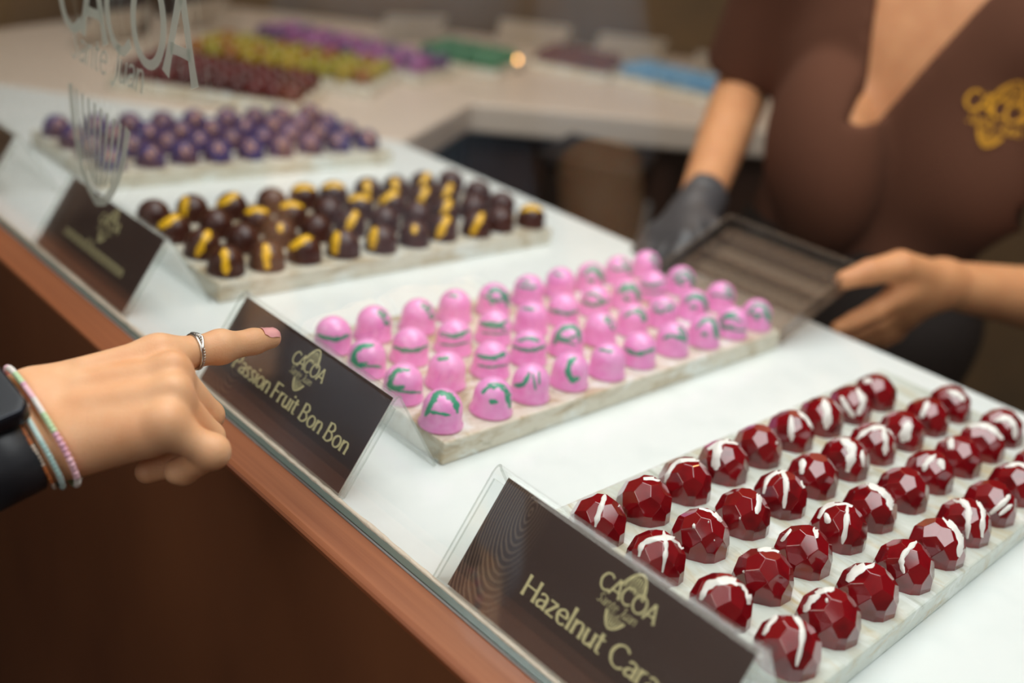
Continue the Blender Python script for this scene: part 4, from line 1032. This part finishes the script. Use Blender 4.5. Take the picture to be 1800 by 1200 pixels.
# ------------------------------------------------------------------ the customer with the pointing hand
def customer():
    a = math.radians(25); F_ = np.array([math.sin(a), math.cos(a)]); L_ = np.array([-math.cos(a), math.sin(a)])  # faces the counter; L_ is her left
    base = np.array([-1.02, -.20]); root = tag(empty('person', (base[0], base[1], 0)), 'customer reaching in from the left with a pointing forefinger', 'person')
    wr = px(52, 748, .557); el = px(-560, 1010, .46)
    shR = np.array([base[0]-L_[0]*.165, base[1]-L_[1]*.165, 1.29]); shL = np.array([base[0]+L_[0]*.165, base[1]+L_[1]*.165, 1.29])
    elL = shL+np.array([-.06, -.02, -.28]); wrL = elL+np.array([.10, .10, -.20])
    f, w, AX = figure(root, base, L_, F_, 0, (shR, shL), m_skin1, ((shR, el, el+(wr-el)*.68), (shL, elL, wrL)))
    # relaxed other hand (coarse, out of the photograph)
    for k in range(4):
        d = (wrL-elL)/np.linalg.norm(wrL-elL); o = np.array([L_[0], L_[1], 0])*(.012*(k-1.5)); f.cone(wrL, wrL+d*.09+o, .022, .013, .01); f.cone(wrL+d*.09+o, wrL+d*(.15+.01*(k in (1, 2)))+o*1.3, .011, .009, .003)
    f.cone(wrL, wrL+(wrL-elL)/np.linalg.norm(wrL-elL)*.07+np.array([L_[0], L_[1], 0])*-.045, .018, .010, .01)
    # pointing hand, fine field
    pts = [px(-60, 600, .53), px(500, 560, .66), px(-60, 930, .56), px(420, 880, .64), px(-60, 900, .49)]
    lo = np.min(pts, 0)-.030; hi = np.max(pts, 0)+.030
    g = Field(lo, hi, .00125)
    fa = wr+(el-wr)*.42
    dors = -CAMZ*.80+CAMY*.60; along = (wr-el)/np.linalg.norm(wr-el); dors = dors-along*(dors@along); dors /= np.linalg.norm(dors); lat = np.cross(along, dors)
    for s_, r0, r1 in ((-.010, .0195, .024), (.010, .0195, .024), (0, .021, .026)):
        g.cone(wr+lat*s_, fa+lat*s_*1.5, r0, r1, .012)
    MI, MM, MR, MP = px(279, 627, .589), px(302, 661, .575), px(303, 702, .562), px(291, 748, .551)
    cI, cM, cR, cP = px(75, 695, .566), px(72, 722, .562), px(72, 752, .557), px(80, 775, .553)
    for c, m, r0, r1 in ((cI, MI, .0155, .0108), (cM, MM, .0165, .0112), (cR, MR, .0165, .0112), (cP, MP, .0150, .0108)): g.cone(c, m, r0, r1, .013)
    # palm bulk behind the metacarpals, ball of the thumb, heel of the hand
    g.ell(px(190, 715, .588), (.034, .020, .016), [px(300, 690, .60)-px(100, 735, .575), CAMY, CAMZ] if False else [along, lat, dors], .018)
    g.ell(px(165, 764, .560), (.034, .0155, .0150), [along, lat, dors], .015); g.cone(px(120, 782, .553), px(262, 768, .557), .0125, .0105, .012)
    for u_, v_, m in ((MI, MM, 0), (MM, MR, 1), (MR, MP, 2)):      # hollows between the knuckles
        mid = (u_+v_)/2; g.cone(mid+dors*.0152+along*.004, mid+dors*.0185-along*.012, .0050, .0030, .010, True)
    for p_, q_, r_ in ((MI, px(150, 665, .572), .0032), (MM, px(140, 695, .563), .0030), (MR, px(140, 728, .555), .0028)):   # tendon ridges
        g.cone(p_+dors*.0095, q_+dors*.0100, r_, .0018, .009)
    for m, r in ((MM, .0096), (MR, .0094), (MP, .0088)): g.ell(m+dors*.0056, (r, r, r), None, .007)      # knuckles
    g.chain([px(130, 715, .590), px(190, 712, .612), px(250, 728, .622), px(300, 745, .620)], [.015, .0125, .0105, .008], .012)   # thumb, hidden behind the palm
    ix = [MI, px(387, 611, .616), px(446, 600, .632), px(476, 594.5, .6395)]
    g.chain(ix, [.0108, .0089, .0078, .0064], .010); g.ell(px(388, 608, .614), (.0095,)*3, None, .006)
    g.chain([MM, px(366, 730, .602), px(326, 782, .612), px(280, 792, .602)], [.0108, .0090, .0080, .0066], .004)
    g.chain([MR, px(367, 768, .586), px(316, 812, .596), px(258, 829, .586)], [.0106, .0088, .0080, .0068], .004)
    g.chain([MP, px(372, 795, .564), px(322, 827, .574), px(310, 828, .572)], [.0102, .0086, .0078, .0070], .006)
    g.ell(px(374, 792, .562), (.0090,)*3, None, .005)
    for c, ax_, r in ((px(331, 791, .560), px(345, 770, .555), .0012),): pass
    bd = link('body', join_mesh('body', [f.mesh(), g.mesh()], m_skin1, 1)); hang(bd, root)
    # fingernail on the pointing finger: a curved plate laid on the skin
    V = []; Fc = []; c = px(476, 592, .640); dv = (ix[3]-ix[2])/np.linalg.norm(ix[3]-ix[2]); side = np.cross(dv, dors*.5-CAMZ*.5+CAMY*.6); side /= np.linalg.norm(side); nrm = np.cross(side, dv); nrm = nrm if nrm@(C0-c) > 0 else -nrm
    for i in range(9):
        for j in range(7):
            u = -.0068+.0118*i/8; vv = (-1+2*j/6)*.0052*min(1, .75+.9*min(i, 8-i)/8)
            o = ix[3]+dv*u+side*vv; o = o-nrm*.002
            s0 = g.out(o, nrm, 0, .02); V.append(s0+nrm*.00035)
    for i in range(8):
        for j in range(6): Fc.append((i*7+j, i*7+j+1, (i+1)*7+j+1, (i+1)*7+j))
    nl = link('fingernail', mesh_data('fingernail', V, Fc, m_nail, True)); nl.parent = bd; nl['label'] = 'short pink fingernail'
    # clothes (out of the photograph): blue shirt, trousers, shoes
    s_ = Field(np.array([base[0]-.46, base[1]-.42, .80]), np.array([base[0]+.46, base[1]+.46, 1.42]), .008); e = .012
    s_.ell(w(0, 0, 1.17), (.145+e, .098+e, .17+e), AX, .03); s_.ell(w(0, 0, 1.06), (.125+e, .092+e, .16+e), AX, .04); s_.ell(w(0, 0, .96), (.12+e, .09+e, .14+e), AX, .04); s_.ell(w(0, -.01, .86), (.16+e, .115+e, .15+e), AX, .05)
    for k in (-1, 1): s_.ell(w(k*.065, .075, 1.16), (.062, .055, .065), AX, .03)
    for sh, ee in ((shR, el), (shL, elL)): s_.cone(w(0, -.01, 1.28), sh, .074, .062, .04); s_.cone(sh, sh+(ee-sh)*.6, .062, .06, .03)
    s_.cut(lambda X, Y, Z: .84-Z+0*X+0*Y); s_.cone(w(0, -.02, 1.31), w(0, .0, 1.55), .064, .07, .006, True)
    hang(link('shirt', join_mesh('shirt', [s_.mesh()], m_blueshirt, 2)), root)
    t_ = Field(np.array([base[0]-.34, base[1]-.34, .05]), np.array([base[0]+.34, base[1]+.34, .95]), .009)
    t_.ell(w(0, 0, .96), (.12+.006, .09+.006, .14), AX, .04); t_.ell(w(0, -.01, .86), (.16+.008, .115+.008, .15), AX, .05)
    for k in (-1, 1): t_.cone(w(k*.085, 0, .86), w(k*.085, .02, .48), .094, .07, .04); t_.cone(w(k*.085, .02, .48), w(k*.085, -.01, .10), .07, .058, .01)
    t_.cut(lambda X, Y, Z: Z-.945+0*X+0*Y); hang(link('trousers', join_mesh('trousers', [t_.mesh()], m_black, 2)), root)
    for k in (-1, 1):
        z = Field(w(k*.09, .06, .0)-np.array([.16, .16, .0]), w(k*.09, .06, .12)+np.array([.16, .16, .02]), .006)
        z.cone(w(k*.085, -.03, .048), w(k*.097, .155, .034), .046, .036, .02); z.cone(w(k*.085, -.02, .06), w(k*.085, -.015, .11), .046, .044, .01)
        z.cut(lambda X, Y, Z: .003-Z+0*X+0*Y); hang(link('shoe', join_mesh('shoe', [z.mesh()], m_black, 1)), root)
    face_bits(root, w, AX)

    # ---- ring, bracelets and watch: worn things of their own
    fd = (ix[1]-ix[0])/np.linalg.norm(ix[1]-ix[0]); rc = ix[0]+(ix[1]-ix[0])*.55
    e1 = dors-fd*(dors@fd); e1 /= np.linalg.norm(e1); e2 = np.cross(fd, e1)
    rg = tag(empty('finger_ring', rc), 'thin silver beaded ring on the pointing forefinger', 'ring')
    def loop(c, ax1, ax2, nrm_, n_, off, tilt=None):
        out = []
        for k in range(n_):
            t = 2*math.pi*k/n_; d = ax1*math.cos(t)+ax2*math.sin(t); out.append(g.out(c, d, 0, .05)+d*off)
        return out
    ringp = loop(rc, e1, e2, fd, 48, .0004)
    mb = MB(); mb.tube(ringp, .0007, 8, closed=True); child_build(mb, 'band', m_silver, rg, smooth=True)
    mb = MB(); ch = []
    for k in range(-9, 10):
        t = k*.085; d = e1*math.cos(t)+e2*math.sin(t); ch.append(g.out(rc+fd*(.0026*(1-abs(k)/9)+.0006), d, 0, .05)+d*.0008)
    mb.tube(ch, .0008, 8); child_build(mb, 'chevron', m_silver, rg, smooth=True)
    mb = MB()
    for p in loop(rc+fd*.0016, e1, e2, fd, 40, .0006): mb.lathe([(.0002, -.0007), (.0006, -.0003), (.0006, .0003), (.0002, .0007)], 6, off=tuple(p))
    child_build(mb, 'beading', m_silver, rg, smooth=True).__setitem__('kind', 'stuff')
    # bracelets: loops in a tilted plane, pushed out to the skin
    def plane_axes(nc):
        nv = CAMX*nc[0]+CAMY*nc[1]+CAMZ*nc[2]; nv /= np.linalg.norm(nv); a1 = dors-nv*(dors@nv); a1 /= np.linalg.norm(a1); return nv, a1, np.cross(nv, a1)
    cols = [mk('bead_pink', (236, 190, 200), .4), mk('bead_white', (236, 230, 222), .4), mk('bead_pale_green', (190, 216, 172), .4), mk('bead_rose', (222, 168, 186), .4)]
    def bracelet(name, c, nc, n_, r, mats, label, off=None, run=5, slack=.0014, lum=None):
        nv, a1, a2 = plane_axes(nc); P = loop(c, a1, a2, nv, n_, r+slack)
        root_ = tag(empty(name, c), label, 'bracelet')
        mb = MB(); mb.tube(P, r*.5, 6, closed=True); child_build(mb, 'cord', mats[0], root_, smooth=True)
        for k in range(len(mats)):
            mb = MB()
            for i in range(n_):
                if (i//run) % len(mats) == k:
                    p = P[i]; t = P[(i+1) % n_]-P[i-1]; t /= np.linalg.norm(t); mb.tube([p-t*r*.78, p-t*r*.55, p+t*r*.55, p+t*r*.78], [r*.7, r, r, r*.7], 8)
            if mb.v: child_build(mb, 'beads', mats[k], root_, smooth=True)['kind'] = 'stuff'
        return root_, P
    cA = wr+along*.0045
    b1, P1 = bracelet('bead_bracelet', cA, (.80, .46, .56), 96, .0017, cols, 'pastel pink, white and green bead bracelet with a tassel, nearest the hand')
    k = max(range(96), key=lambda i: proj(P1[i])[1]-.3*proj(P1[i])[2]*1000); kt = P1[k]
    mb = MB(); tp = px(140, 826, proj(kt)[2]-.004); mb.tube([kt, (kt+tp)/2, tp], [.0014, .0024, .0008], 7); child_build(mb, 'tassel', cols[1], b1, smooth=True)
    aq = [mk('bead_aqua', (168, 200, 194), .35), mk('bead_aqua_light', (196, 220, 214), .3)]
    bracelet('bead_bracelet', wr-along*.0015, (.80, .46, .50), 110, .0015, aq, 'pale aqua seed bead bracelet between the pastel bracelet and the watch', run=9)
    bracelet('bead_bracelet', wr-along*.0050, (.80, .46, .46), 110, .0010, [mk('bead_copper', (196, 112, 56), .3), mk('bead_clear', (214, 196, 176), .3)], 'thin copper bead bracelet beside the dark watch', run=6)
    bracelet('bead_bracelet', wr-along*.050, (.80, .46, .30), 60, .0030, [mk('bead_hot_pink', (216, 92, 150), .4), mk('bead_turquoise', (70, 170, 184), .4)], 'chunky pink and turquoise bead bracelet behind the watch strap', run=2, slack=.003)
    # watch on the back of the wrist
    wc = g.out(wr-along*.0225, dors, 0, .06)+dors*.0015
    wroot = tag(empty('smart_watch', wc), 'dark rounded smartwatch with black strap at the left edge', 'watch')
    def rbox(name, hx, hy, z0, z1, m, rad, par, ww=None):
        mb = MB(); n_ = 6; poly = []
        for cx, cy, a0 in ((hx-rad, hy-rad, 0), (-hx+rad, hy-rad, 90), (-hx+rad, -hy+rad, 180), (hx-rad, -hy+rad, 270)):
            for i in range(n_+1):
                t = math.radians(a0+90*i/n_); poly.append((cx+rad*math.cos(t), cy+rad*math.sin(t)))
        levels = [(z0, .93), (z0+(z1-z0)*.12, 1), (z0+(z1-z0)*.62, 1), (z0+(z1-z0)*.85, .97), (z1, .90)]
        v = []; n4 = len(poly)
        for z, s in levels: v += [wc+along*(p[0]*s)+lat*(p[1]*s)+dors*z for p in poly]
        f_ = [tuple(range(n4))[::-1], tuple(range((len(levels)-1)*n4, len(levels)*n4))]
        for l in range(len(levels)-1): f_ += [(l*n4+i, l*n4+(i+1) % n4, (l+1)*n4+(i+1) % n4, (l+1)*n4+i) for i in range(n4)]
        mb.add(v, f_); return child_build(mb, name, m, par, smooth=False, bevel=.0006)
    rbox('case', .0185, .0220, -.0005, .0100, m_watch, .008, wroot)
    rbox('screen', .0165, .0200, .0100, .0106, m_screen, .007, wroot)
    # strap round the wrist
    V = []; Fc = []; n_ = 60
    for k in range(n_):
        t = 2*math.pi*k/n_; d = dors*math.cos(t)+lat*math.sin(t)
        for s in (-.0135, -.0125, .0125, .0135):
            p = g.out(wr-along*(.0225-s), d, 0, .05); V.append(p+d*(.0030 if abs(s) < .013 else .0010))
    for k in range(n_):
        for j in range(3): Fc.append((k*4+j, k*4+j+1, ((k+1) % n_)*4+j+1, ((k+1) % n_)*4+j))
    st = link('strap', mesh_data('strap', V, Fc, m_strap, True)); hang(st, wroot)
customer()
